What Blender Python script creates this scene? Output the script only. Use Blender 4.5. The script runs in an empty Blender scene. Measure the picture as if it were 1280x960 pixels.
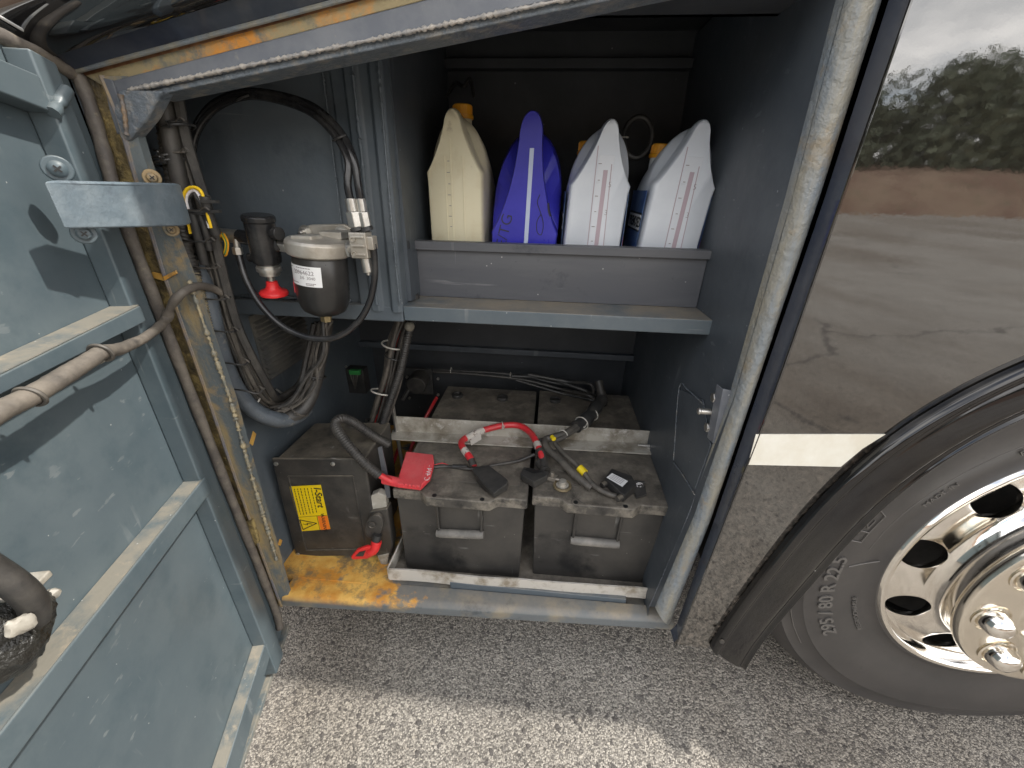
import bpy, bmesh, math, random
import numpy as np
from mathutils import Vector, Matrix, noise as mnoise
V = Vector
random.seed(7)
sc = bpy.context.scene
col = sc.collection
rad = math.radians

# ------------------------------------------------------------------ camera
F_PX, PITCH, YAW, ROLL, DIST, HGT = 494.955, 0.460599, -0.083921, 0.022035, 0.5922, 1.1335
_cp, _sp, _cy, _sy = math.cos(PITCH), math.sin(PITCH), math.cos(YAW), math.sin(YAW)
FWD = V((_sy*_cp, _cy*_cp, -_sp)); _r0 = V((_cy, -_sy, 0)); _u0 = _r0.cross(FWD)
RGT = math.cos(ROLL)*_r0 + math.sin(ROLL)*_u0
UPV = -math.sin(ROLL)*_r0 + math.cos(ROLL)*_u0
CAM = V((0, -DIST, HGT))
cd = bpy.data.cameras.new('camera'); cam = bpy.data.objects.new('camera', cd); col.objects.link(cam)
cd.sensor_fit = 'HORIZONTAL'; cd.sensor_width = 36; cd.lens = F_PX/1280*36
cd.clip_start = 0.02; cd.clip_end = 3000
mw = Matrix((RGT, UPV, -FWD)).transposed().to_4x4(); mw.translation = CAM
cam.matrix_world = mw
sc.camera = cam

# ------------------------------------------------------------------ light
SUN_DIR = V((0.80, 0.035, 1.0)).normalized()          # towards the sun
sun_el = math.asin(SUN_DIR.z); sun_az = math.atan2(SUN_DIR.x, SUN_DIR.y)
sd = bpy.data.lights.new('sun', 'SUN'); sd.energy = 2.5; sd.angle = rad(1.2); sd.color = (1, .955, .88)
sun = bpy.data.objects.new('sun', sd); col.objects.link(sun)
sun.rotation_euler = SUN_DIR.to_track_quat('Z', 'Y').to_euler()
w = bpy.data.worlds.new('World'); sc.world = w; w.use_nodes = True
nt = w.node_tree; bg = nt.nodes['Background']
sky = nt.nodes.new('ShaderNodeTexSky'); sky.sky_type = 'NISHITA'; sky.sun_disc = False
sky.sun_elevation = sun_el; sky.sun_rotation = sun_az; sky.air_density = 1.0; sky.dust_density = 1.6
tc = nt.nodes.new('ShaderNodeTexCoord')
sep = nt.nodes.new('ShaderNodeSeparateXYZ'); nt.links.new(tc.outputs['Generated'], sep.inputs[0])
mx = nt.nodes.new('ShaderNodeMath'); mx.operation = 'MAXIMUM'; mx.inputs[1].default_value = 0.02
nt.links.new(sep.outputs[2], mx.inputs[0])
ad = nt.nodes.new('ShaderNodeMath'); ad.operation = 'ADD'; ad.inputs[1].default_value = 0.12
nt.links.new(mx.outputs[0], ad.inputs[0])
vd = nt.nodes.new('ShaderNodeVectorMath'); vd.operation = 'DIVIDE'
cmb = nt.nodes.new('ShaderNodeCombineXYZ')
for i in range(3): nt.links.new(ad.outputs[0], cmb.inputs[i])
nt.links.new(tc.outputs['Generated'], vd.inputs[0]); nt.links.new(cmb.outputs[0], vd.inputs[1])
cn = nt.nodes.new('ShaderNodeTexNoise'); cn.inputs['Scale'].default_value = 0.9; cn.inputs['Detail'].default_value = 8
cn.inputs['Roughness'].default_value = 0.55
nt.links.new(vd.outputs[0], cn.inputs['Vector'])
cr = nt.nodes.new('ShaderNodeValToRGB'); cr.color_ramp.elements[0].position = 0.36; cr.color_ramp.elements[1].position = 0.52
nt.links.new(cn.outputs['Fac'], cr.inputs[0])
cn2 = nt.nodes.new('ShaderNodeTexNoise'); cn2.inputs['Scale'].default_value = 1.7; cn2.inputs['Detail'].default_value = 7
nt.links.new(vd.outputs[0], cn2.inputs['Vector'])
cr2 = nt.nodes.new('ShaderNodeValToRGB')
cr2.color_ramp.elements[0].position = 0.35; cr2.color_ramp.elements[0].color = (6.2, 6.3, 6.5, 1)
cr2.color_ramp.elements[1].position = 0.65; cr2.color_ramp.elements[1].color = (14.5, 14.0, 13.4, 1)
nt.links.new(cn2.outputs['Fac'], cr2.inputs[0])
mix = nt.nodes.new('ShaderNodeMix'); mix.data_type = 'RGBA'
nt.links.new(cr.outputs[0], mix.inputs[0]); nt.links.new(sky.outputs[0], mix.inputs[6]); nt.links.new(cr2.outputs[0], mix.inputs[7])
nt.links.new(mix.outputs[2], bg.inputs[0]); bg.inputs[1].default_value = 0.15
sc.view_settings.view_transform = 'Standard'; sc.view_settings.look = 'None'
sc.view_settings.exposure = 0.97; sc.view_settings.gamma = 1.0
sc.render.engine = 'CYCLES'
sc.cycles.max_bounces = 10; sc.cycles.diffuse_bounces = 6; sc.cycles.glossy_bounces = 5

# ------------------------------------------------------------------ pixel helpers (photograph 1280x960 -> a point on a plane)
def ray(px, py): return RGT*((px-640)/F_PX) - UPV*((py-480)/F_PX) + FWD
def P(px, py, Y): r = ray(px, py); return CAM + r*((Y-CAM.y)/r.y)
def PX(px, py, X): r = ray(px, py); return CAM + r*((X-CAM.x)/r.x)
def PZ(px, py, Z): r = ray(px, py); return CAM + r*((Z-CAM.z)/r.z)
DA = rad(15)
DH = V((-0.64, 0, 0)); DS = V((math.sin(DA), -math.cos(DA), 0)); DN = V((math.cos(DA), math.sin(DA), 0))
def D(px, py, n=0):
    r = ray(px, py); o = DH + DN*n
    return CAM + r*((o-CAM).dot(DN)/r.dot(DN))
def DP(s, z, n=0): return DH + DS*s + DN*n + V((0, 0, z))
def Dsz(px, py, n=0):
    p = D(px, py, n) - DH; return p.dot(DS), p.z

# ------------------------------------------------------------------ materials
class N:
    def __init__(s, name):
        s.m = bpy.data.materials.new(name); s.m.use_nodes = True; s.t = s.m.node_tree
        s.b = s.t.nodes['Principled BSDF']; s.tc = s.t.nodes.new('ShaderNodeTexCoord')
    def n(s, ty, **k):
        x = s.t.nodes.new('ShaderNode'+ty)
        for a, b in k.items(): setattr(x, a, b)
        return x
    def l(s, a, b): s.t.links.new(a, b)
    def noise(s, scale, detail=5, rough=.6, stretch=None, off=0):
        x = s.n('TexNoise'); x.inputs['Scale'].default_value = scale; x.inputs['Detail'].default_value = detail
        x.inputs['Roughness'].default_value = rough
        mp = s.n('Mapping'); s.l(s.tc.outputs['Object'], mp.inputs[0]); mp.inputs['Location'].default_value = (off, off*.7, off*.3)
        if stretch: mp.inputs['Scale'].default_value = stretch
        s.l(mp.outputs[0], x.inputs['Vector']); return x.outputs['Fac']
    def ramp(s, fac, a, b, ca=(0, 0, 0, 1), cb=(1, 1, 1, 1)):
        x = s.n('ValToRGB'); x.color_ramp.elements[0].position = a; x.color_ramp.elements[1].position = b
        x.color_ramp.elements[0].color = ca; x.color_ramp.elements[1].color = cb
        s.l(fac, x.inputs[0]); return x.outputs[0]
    def mix(s, f, a, b, bt='MIX'):
        x = s.n('Mix', data_type='RGBA', blend_type=bt)
        for v, i in ((f, 0), (a, 6), (b, 7)):
            if isinstance(v, (int, float)): x.inputs[i].default_value = v
            elif isinstance(v, tuple): x.inputs[i].default_value = (*v[:3], 1)
            else: s.l(v, x.inputs[i])
        return x.outputs[2]
    def math(s, op, a, b=0.0):
        x = s.n('Math', operation=op)
        for v, i in ((a, 0), (b, 1)):
            if isinstance(v, (int, float)): x.inputs[i].default_value = v
            else: s.l(v, x.inputs[i])
        return x.outputs[0]
    def up(s, lo=.3, hi=.9):
        g = s.n('NewGeometry'); z = s.n('SeparateXYZ'); s.l(g.outputs['Normal'], z.inputs[0])
        return s.ramp(z.outputs[2], lo, hi)
    def bump(s, h, strength=.3, dist=.002):
        x = s.n('Bump'); x.inputs['Strength'].default_value = strength; x.inputs['Distance'].default_value = dist
        s.l(h, x.inputs['Height'])
        if s.b.inputs['Normal'].links: s.l(s.b.inputs['Normal'].links[0].from_socket, x.inputs['Normal'])
        s.l(x.outputs[0], s.b.inputs['Normal'])

def surf(name, base, rough=.5, metal=0, c2=None, s2=9, t2=(.42, .62), c3=None, s3=30, t3=(.56, .7), dust=None, dustamt=.7, dusts=14,
         bump=0, bs=60, bd=.002, rvar=.12, coat=0, specks=0, ior=1.5, st=None, speckcol=(.6, .6, .58), off=0, scr=0, scrcol=(.34, .34, .33)):
    m = N(name); c = base
    if c2: c = m.mix(m.ramp(m.noise(s2, 6, .65, st, off), *t2), c, c2)
    if c3: c = m.mix(m.ramp(m.noise(s3, 6, .7, None, 3.1+off), *t3), c, c3)
    if dust:
        f = m.math('MULTIPLY', m.ramp(m.noise(dusts, 7, .7, None, 5.7+off), .3, .62), m.up())
        c = m.mix(m.math('MULTIPLY', f, dustamt), c, dust)
    if specks:
        v = m.n('TexVoronoi'); v.inputs['Scale'].default_value = specks; m.l(m.tc.outputs['Object'], v.inputs['Vector'])
        sp = m.math('MULTIPLY', m.math('LESS_THAN', v.outputs['Distance'], .085), m.math('GREATER_THAN', m.noise(specks*.31, 4), .60))
        c = m.mix(m.math('MULTIPLY', sp, .5), c, speckcol)
    if scr:
        a1 = m.ramp(m.noise(34, 3, .5, (.12, 1, 2.6), 4.4), .665, .69); a2 = m.ramp(m.noise(30, 3, .5, (2.2, 1, .16), 1.4), .675, .70)
        gate = m.ramp(m.noise(7, 4, .6, None, 6.6), .48, .6)
        c = m.mix(m.math('MULTIPLY', m.math('MULTIPLY', m.math('MAXIMUM', a1, a2), gate), scr), c, scrcol)
    if isinstance(c, tuple): m.b.inputs['Base Color'].default_value = (*c, 1)
    else: m.l(c, m.b.inputs['Base Color'])
    r = m.math('ADD', m.math('MULTIPLY', m.noise(s2*1.7, 5, .6, None, 9), rvar*2), rough-rvar)
    m.l(r, m.b.inputs['Roughness'])
    m.b.inputs['Metallic'].default_value = metal; m.b.inputs['IOR'].default_value = ior
    m.b.inputs['Coat Weight'].default_value = coat
    if bump:
        m.bump(m.noise(bs, 5, .6, None, 2), bump, bd)
    return m.m

BG = (.090, .110, .128)       # the blue-grey chassis paint
MT = {}
MT['door'] = surf('door paint', (.078, .103, .117), .42, c2=(.104, .131, .143), s2=5, t2=(.35, .65), c3=(.058, .084, .098), s3=11, t3=(.5, .75), bump=.12, bs=26, bd=.002, specks=75, dust=(.30, .28, .23), dustamt=.3, scr=.4, scrcol=(.24, .26, .26))
MT['dusty'] = surf('dusty paint', (.22, .205, .17), .7, c2=(.09, .118, .13), s2=11, t2=(.46, .62), c3=(.30, .26, .2), s3=40, bump=.3, bs=120, specks=80)
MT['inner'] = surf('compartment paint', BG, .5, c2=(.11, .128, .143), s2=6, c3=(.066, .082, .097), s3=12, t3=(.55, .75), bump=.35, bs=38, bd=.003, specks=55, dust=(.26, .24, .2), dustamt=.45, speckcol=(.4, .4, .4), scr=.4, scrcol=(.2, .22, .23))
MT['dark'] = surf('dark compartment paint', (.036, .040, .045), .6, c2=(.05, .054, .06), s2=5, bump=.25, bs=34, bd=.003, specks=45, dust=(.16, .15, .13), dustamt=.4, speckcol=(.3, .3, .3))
MT['wall'] = surf('side wall paint', (.066, .078, .092), .42, c2=(.088, .10, .113), s2=4, c3=(.047, .057, .068), s3=9, t3=(.5, .75), bump=.25, bs=24, bd=.004, specks=50, speckcol=(.4, .42, .45), scr=.4, scrcol=(.2, .22, .23))
MT['weldpaint'] = surf('painted weld', (.13, .15, .17), .42, c2=(.25, .235, .21), s2=40, t2=(.5, .65), bump=.9, bs=130, bd=.004, c3=(.08, .10, .12), s3=22)
MT['shelf'] = surf('worn shelf face', (.085, .089, .101), .45, c2=(.11, .113, .122), s2=7, c3=(.05, .055, .066), s3=14, t3=(.58, .7), bump=.12, bs=50, specks=60, st=(.3, 1, 2), scr=.5, scrcol=(.22, .22, .23))
MT['ledge'] = surf('shelf paint', (.088, .112, .130), .42, c2=(.11, .132, .146), s2=9, bump=.15, bs=40, specks=70, dust=(.27, .23, .175), dustamt=.95, dusts=9, scr=.4)
MT['rust'] = surf('rusty seam', (.36, .29, .16), .75, c2=(.66, .28, .05), s2=9, t2=(.50, .60), c3=(.2, .19, .15), s3=22, t3=(.52, .64), bump=.7, bs=90, bd=.003, off=.37)
MT['rustline'] = surf('dark rust line', (.12, .05, .02), .8, c2=(.25, .12, .05), s2=30, bump=.6, bs=160)
MT['orangestain'] = surf('orange rust primer', (.66, .33, .06), .6, c2=(.80, .50, .13), s2=11, t2=(.4, .6), c3=(.24, .17, .09), s3=13, t3=(.52, .66), bump=.4, bs=60, bd=.003)
MT['postgold'] = surf('weathered seal channel', (.17, .13, .06), .6, c2=(.40, .30, .12), s2=45, t2=(.45, .6), c3=(.06, .05, .035), s3=16, t3=(.54, .68), bump=1, bs=190, bd=.004)
MT['postrust'] = surf('post paint with rust', (.34, .25, .11), .6, c2=(.12, .14, .145), s2=7, t2=(.36, .50), c3=(.30, .225, .12), s3=24, t3=(.52, .66), bump=.6, bs=80, bd=.003, st=(2.2, 2.2, .5))
MT['frame'] = surf('grey frame paint', (.105, .115, .135), .45, c2=(.15, .158, .172), s2=12, bump=.25, bs=70, c3=(.24, .22, .19), s3=34, t3=(.62, .74), specks=60)
MT['frameR'] = surf('scuffed right frame', (.19, .215, .235), .36, c2=(.27, .255, .21), s2=12, t2=(.42, .62), c3=(.27, .21, .13), s3=12, t3=(.54, .70), bump=1.0, bs=75, bd=.004, st=(3, 1, .45))
MT['sill'] = surf('worn sill paint', (.125, .138, .145), .42, c2=(.24, .21, .155), s2=10, t2=(.48, .64), c3=(.07, .08, .088), s3=24, bump=.35, bs=60, dust=(.34, .28, .2), dustamt=.4)
MT['bluesteel'] = surf('dark blue painted flange', (.028, .034, .052), .16, c2=(.05, .055, .07), s2=7, coat=.6, bump=.12, bs=30)
MT['gloss'] = surf('glossy black coach paint', (.006, .006, .007), .05, c2=(.012, .011, .010), s2=5, coat=1, bump=.02, bs=7, bd=.004, ior=1.75, rvar=.015)
def panel_mat():
    m = N('glossy black panel with road dust'); g = m.n('SeparateXYZ'); m.l(m.tc.outputs['Object'], g.inputs[0])
    low = m.ramp(g.outputs[2], .25, .95, (1, 1, 1, 1), (0, 0, 0, 1))
    sp = m.ramp(m.noise(95, 4, .7), .48, .66)
    f = m.math('MULTIPLY', m.math('MULTIPLY', sp, low), .5)
    m.l(m.mix(f, (.010, .009, .008), (.24, .2, .165)), m.b.inputs['Base Color'])
    m.b.inputs['Roughness'].default_value = .03; m.b.inputs['IOR'].default_value = 2.45
    m.l(m.math('ADD', m.math('MULTIPLY', f, .3), .03), m.b.inputs['Roughness'])
    m.bump(m.noise(4, 2, .4), .05, .006); m.bump(m.noise(120, 3, .6), .02, .001)
    return m.m
MT['panel'] = panel_mat()
MT['archgloss'] = surf('black arch plastic', (.006, .006, .007), .07, c2=(.014, .013, .012), s2=5, bump=.02, bs=7, bd=.004, ior=1.55, rvar=.015, specks=60)
MT['white'] = surf('white stripe film', (.74, .72, .64), .35, c2=(.66, .62, .52), s2=11, bump=.05, coat=.3)
MT['seal'] = surf('grey rubber seal', (.115, .10, .088), .6, c2=(.19, .165, .135), s2=30, c3=(.26, .22, .15), s3=70, t3=(.6, .72), bump=.6, bs=110)
MT['rubber'] = surf('black rubber', (.028, .028, .028), .45, c2=(.055, .052, .048), s2=25, bump=.2, bs=90)
MT['cable'] = surf('dusty black cable', (.034, .032, .030), .48, c2=(.08, .073, .064), s2=22, t2=(.42, .7), bump=.3, bs=130)
MT['cable2'] = surf('brown grey dusty cable', (.062, .056, .049), .55, c2=(.12, .107, .09), s2=26, bump=.3, bs=130)
MT['hose'] = surf('glossy black hose', (.016, .016, .017), .22, c2=(.05, .048, .045), s2=20, t2=(.5, .75), bump=.1, bs=70)
MT['paintedhose'] = surf('overpainted blue grey hose', (.095, .112, .13), .45, c2=(.07, .082, .094), s2=18, c3=(.24, .23, .2), s3=40, t3=(.6, .74), bump=.6, bs=70, bd=.003)
MT['braid'] = surf('braided sleeve', (.16, .14, .10), .6, c2=(.32, .27, .17), s2=60, bump=.8, bs=200)
def rusty_floor():
    m = N('worn sill paint with orange primer stain')
    c = m.mix(m.ramp(m.noise(10, 6, .65), .48, .64), (.125, .138, .145), (.24, .21, .155))
    c = m.mix(m.ramp(m.noise(24, 6, .7, None, 3.1), .56, .7), c, (.07, .08, .088))
    f = m.math('MULTIPLY', m.ramp(m.noise(14, 7, .7, None, 5.7), .3, .62), m.up()); c = m.mix(m.math('MULTIPLY', f, .4), c, (.34, .28, .2))
    g = m.n('SeparateXYZ'); m.l(m.tc.outputs['Object'], g.inputs[0])
    d = m.math('MULTIPLY', m.math('ADD', g.outputs[0], .335), -2.6)                  # grows towards the door post
    nz = m.math('MULTIPLY', m.math('SUBTRACT', m.noise(9, 7, .68, (1, 1.5, 1), 1.3), .5), 2.6)
    k = m.ramp(m.math('ADD', d, nz), .02, .22)
    lowz = m.ramp(g.outputs[2], .198, .214); k = m.math('MULTIPLY', k, lowz)
    o = m.mix(m.ramp(m.noise(13, 6, .65, None, 7), .40, .60), (.60, .27, .045), (.80, .50, .13))
    o = m.mix(m.ramp(m.noise(16, 6, .7, None, 2.2), .52, .64), o, (.26, .18, .09))
    m.l(m.mix(k, c, o), m.b.inputs['Base Color']); m.b.inputs['Roughness'].default_value = .5
    m.bump(m.noise(60, 5, .6, None, 2), .4, .002)
    return m.m
MT['rustyfloor'] = rusty_floor()
MT['tape'] = surf('dusty taped harness', (.105, .092, .078), .6, c2=(.19, .165, .135), s2=18, c3=(.06, .054, .048), s3=36, bump=.6, bs=60)
MT['plastic'] = surf('dusty black plastic', (.034, .032, .030), .46, c2=(.07, .064, .056), s2=8, c3=(.022, .022, .021), s3=20, t3=(.55, .7), bump=.25, bs=90, dust=(.22, .19, .145), dustamt=.9, specks=90, speckcol=(.35, .33, .3), scr=.5)
MT['battcase'] = surf('battery case plastic', (.036, .034, .032), .40, c2=(.066, .061, .054), s2=6, t2=(.4, .65), c3=(.017, .017, .017), s3=5, t3=(.55, .66), bump=.15, bs=60, specks=80, speckcol=(.4, .38, .34), scr=.5)
MT['battlid'] = surf('dusty battery lid', (.07, .064, .056), .6, c2=(.24, .215, .175), s2=16, t2=(.48, .66), c3=(.03, .028, .026), s3=20, t3=(.5, .66), bump=.7, bs=80, bd=.003, dust=(.23, .2, .16), dustamt=.55)
MT['grip'] = surf('grey handle grip', (.15, .142, .13), .55, c2=(.24, .225, .2), s2=30, bump=.3, bs=90)
MT['red'] = surf('red plastic', (.72, .028, .03), .38, c2=(.6, .03, .03), s2=14, bump=.1, bs=40)
MT['redcover'] = surf('red rubber cover', (.78, .06, .075), .4, c2=(.66, .05, .06), s2=12, bump=.2, bs=70, dust=(.7, .3, .28), dustamt=.3)
MT['redcable'] = surf('red cable', (.62, .03, .04), .35, c2=(.48, .05, .05), s2=30, bump=.1, bs=60)
MT['steel'] = surf('zinc plated steel', (.52, .5, .46), .32, metal=.85, c2=(.62, .6, .56), s2=24, bump=.15, bs=90)
MT['brass'] = surf('dull brass', (.5, .4, .22), .4, metal=.8, bump=.2)
MT['alu'] = surf('cast aluminium', (.56, .53, .47), .45, metal=.55, c2=(.42, .38, .32), s2=16, bump=.35, bs=110, bd=.002)
MT['bracket'] = surf('dirty white steel', (.40, .375, .325), .5, c2=(.19, .165, .125), s2=11, t2=(.46, .64), c3=(.55, .53, .49), s3=22, bump=.35, bs=70)
MT['tray'] = surf('white painted tray edge', (.52, .49, .44), .5, c2=(.26, .22, .165), s2=18, t2=(.48, .64), bump=.35, bs=90)
MT['canister'] = surf('satin black canister', (.022, .021, .02), .3, c2=(.045, .042, .038), s2=12, bump=.06, dust=(.2, .18, .15), dustamt=.3)
MT['label'] = surf('white paper label', (.8, .8, .79), .5, bump=.02)
MT['yellow'] = surf('yellow sticker', (.86, .62, .01), .4, c2=(.8, .56, .02), s2=20)
MT['orange'] = surf('orange sticker', (.85, .2, .02), .4)
MT['ink'] = surf('black print', (.015, .015, .015), .5, rvar=0.02)
MT['greyink'] = surf('grey print', (.28, .25, .25), .6, rvar=0.02)
MT['whiteink'] = surf('white print', (.8, .78, .78), .5, rvar=.02)
MT['redink'] = surf('red print', (.5, .05, .06), .5, rvar=.02)
MT['tie'] = surf('white cable tie', (.5, .48, .43), .45)
MT['ytape'] = surf('yellow tape', (.8, .6, .02), .4)
MT['wyellow'] = surf('yellow wire', (.85, .55, .02), .35)
MT['wwhite'] = surf('white wire', (.75, .72, .72), .35)
MT['wgreen'] = surf('green wire', (.06, .25, .1), .35)
MT['green'] = surf('green connector', (.05, .32, .08), .4)
MT['cream'] = surf('cream plastic jug', (.78, .72, .52), .38, c2=(.66, .57, .37), s2=9, t2=(.5, .7), c3=(.42, .35, .24), s3=18, t3=(.62, .76), bump=.15, bs=20, bd=.004)
MT['bluejug'] = surf('blue plastic jug', (.030, .030, .40), .3, c2=(.05, .048, .50), s2=5, c3=(.14, .13, .26), s3=11, t3=(.62, .76), bump=.1, bs=16, bd=.004)
MT['greyjug'] = surf('pale grey plastic jug', (.70, .74, .80), .36, c2=(.78, .82, .87), s2=5, bump=.1, bs=16, bd=.004)
MT['strip'] = surf('translucent level strip', (.74, .77, .82), .3)
MT['bluestrip'] = surf('pale level strip', (.55, .62, .8), .3)
MT['mauve'] = surf('mauve level line', (.50, .40, .45), .4)
MT['cap'] = surf('orange yellow cap', (.78, .36, .02), .4, bump=.1)
MT['bluelabel'] = surf('blue printed label', (.05, .11, .30), .35, c2=(.16, .25, .42), s2=12)
MT['grease'] = surf('greasy black lump', (.022, .021, .018), .3, c2=(.09, .08, .055), s2=40, t2=(.58, .64), bump=1, bs=70, bd=.008, specks=130, speckcol=(.6, .55, .35))
MT['louvre'] = surf('dusty louvre', (.10, .10, .095), .6, c2=(.15, .14, .12), s2=16, bump=.2)
def tyre_mat():
    m = N('tyre rubber'); c = m.mix(m.ramp(m.noise(6, 6, .65), .35, .7), (.036, .034, .033), (.058, .053, .050))
    c = m.mix(m.ramp(m.noise(60, 5, .7, (1, 1, 1), 2), .62, .75), c, (.03, .028, .027))
    m.l(c, m.b.inputs['Base Color']); m.b.inputs['Roughness'].default_value = .48
    m.bump(m.noise(90, 4, .6), .12, .001); m.bump(m.noise(9, 3, .5), .15, .004)
    return m.m
MT['tyre'] = tyre_mat()
def chrome(name, base=(.86, .83, .78), r=.09):
    m = N(name); m.b.inputs['Base Color'].default_value = (*base, 1); m.b.inputs['Metallic'].default_value = 1
    m.l(m.math('ADD', m.math('MULTIPLY', m.noise(20, 6, .7), .16), r-.07), m.b.inputs['Roughness'])
    m.bump(m.noise(16, 3, .5), .05, .004); m.bump(m.noise(260, 3, .7), .05, .0006)
    return m.m
MT['chrome'] = chrome('polished aluminium wheel')
MT['chrome2'] = chrome('pitted chrome hub cover', (.84, .79, .70), .13)
def ground_mat():
    m = N('worn asphalt with pale aggregate')
    def vor(sc_, feat='F1'):
        v = m.n('TexVoronoi', feature=feat); v.inputs['Scale'].default_value = sc_
        mp = m.n('Mapping'); m.l(m.tc.outputs['Object'], mp.inputs[0]); m.l(mp.outputs[0], v.inputs['Vector'])
        # warp so that the cells are not a clean grid
        nn = m.n('TexNoise'); nn.inputs['Scale'].default_value = sc_*.6; m.l(m.tc.outputs['Object'], nn.inputs['Vector'])
        ws = m.n('VectorMath', operation='SCALE'); ws.inputs['Scale'].default_value = .9/sc_; m.l(nn.outputs['Color'], ws.inputs[0])
        wa = m.n('VectorMath', operation='ADD'); m.l(mp.outputs[0], wa.inputs[0]); m.l(ws.outputs[0], wa.inputs[1]); m.l(wa.outputs[0], v.inputs['Vector'])
        return v
    v1 = vor(290); v2 = vor(110)
    bw = m.n('SeparateColor'); m.l(v1.outputs['Color'], bw.inputs[0])
    bw2 = m.n('SeparateColor'); m.l(v2.outputs['Color'], bw2.inputs[0])
    c = m.mix(m.ramp(bw.outputs[0], .05, .85), (.125, .115, .104), (.48, .445, .39))
    c = m.mix(m.ramp(bw2.outputs[1], .94, .97), c, (.11, .10, .093))
    c = m.mix(m.ramp(v1.outputs['Distance'], .5, .85), c, (.13, .12, .108))
    c = m.mix(m.ramp(m.noise(2.2, 5, .6), .35, .7), c, m.mix(1.0, c, (.80, .79, .78), 'MULTIPLY'))
    c = m.mix(m.ramp(m.noise(22, 5, .7, None, 4), .62, .72), c, m.mix(1.0, c, (.8, .8, .8), 'MULTIPLY'))
    c = m.mix(m.ramp(m.noise(.35, 7, .65, (1, .45, 1), 8), .42, .60), c, m.mix(1.0, c, (.62, .56, .50), 'MULTIPLY'))
    ve = m.n('TexVoronoi', feature='DISTANCE_TO_EDGE'); ve.inputs['Scale'].default_value = .22
    nn = m.n('TexNoise'); nn.inputs['Scale'].default_value = 1.2; nn.inputs['Detail'].default_value = 6; m.l(m.tc.outputs['Object'], nn.inputs['Vector'])
    wa = m.n('VectorMath', operation='ADD'); m.l(m.tc.outputs['Object'], wa.inputs[0]); m.l(nn.outputs['Color'], wa.inputs[1]); m.l(wa.outputs[0], ve.inputs['Vector'])
    far = m.n('SeparateXYZ'); m.l(m.tc.outputs['Object'], far.inputs[0])
    ck = m.math('MULTIPLY', m.math('LESS_THAN', ve.outputs['Distance'], .004), m.math('LESS_THAN', far.outputs[1], -1.2))
    c = m.mix(m.math('MULTIPLY', ck, .75), c, (.06, .052, .045))
    m.l(c, m.b.inputs['Base Color']); m.b.inputs['Roughness'].default_value = .85
    h = m.math('SUBTRACT', 1.0, v1.outputs['Distance']); h2 = m.math('ADD', h, m.math('MULTIPLY', m.math('SUBTRACT', 1.0, v2.outputs['Distance']), 1.4))
    m.bump(h2, .85, .0035)
    return m.m
MT['ground'] = ground_mat()
MT['bank'] = surf('dry earth bank', (.15, .085, .055), .9, c2=(.22, .15, .10), s2=.35, c3=(.10, .10, .05), s3=1.2, bump=.6, bs=3, bd=.1)
MT['leaf'] = surf('foliage', (.12, .14, .085), .6, c2=(.18, .19, .12), s2=.8, c3=(.06, .075, .035), s3=2.3)
MT['bark'] = surf('bark', (.09, .07, .05), .9, bump=.5, bs=8)
MT['glass'] = surf('dark coach window glass', (.01, .011, .012), .04, coat=1, rvar=.01)

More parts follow.
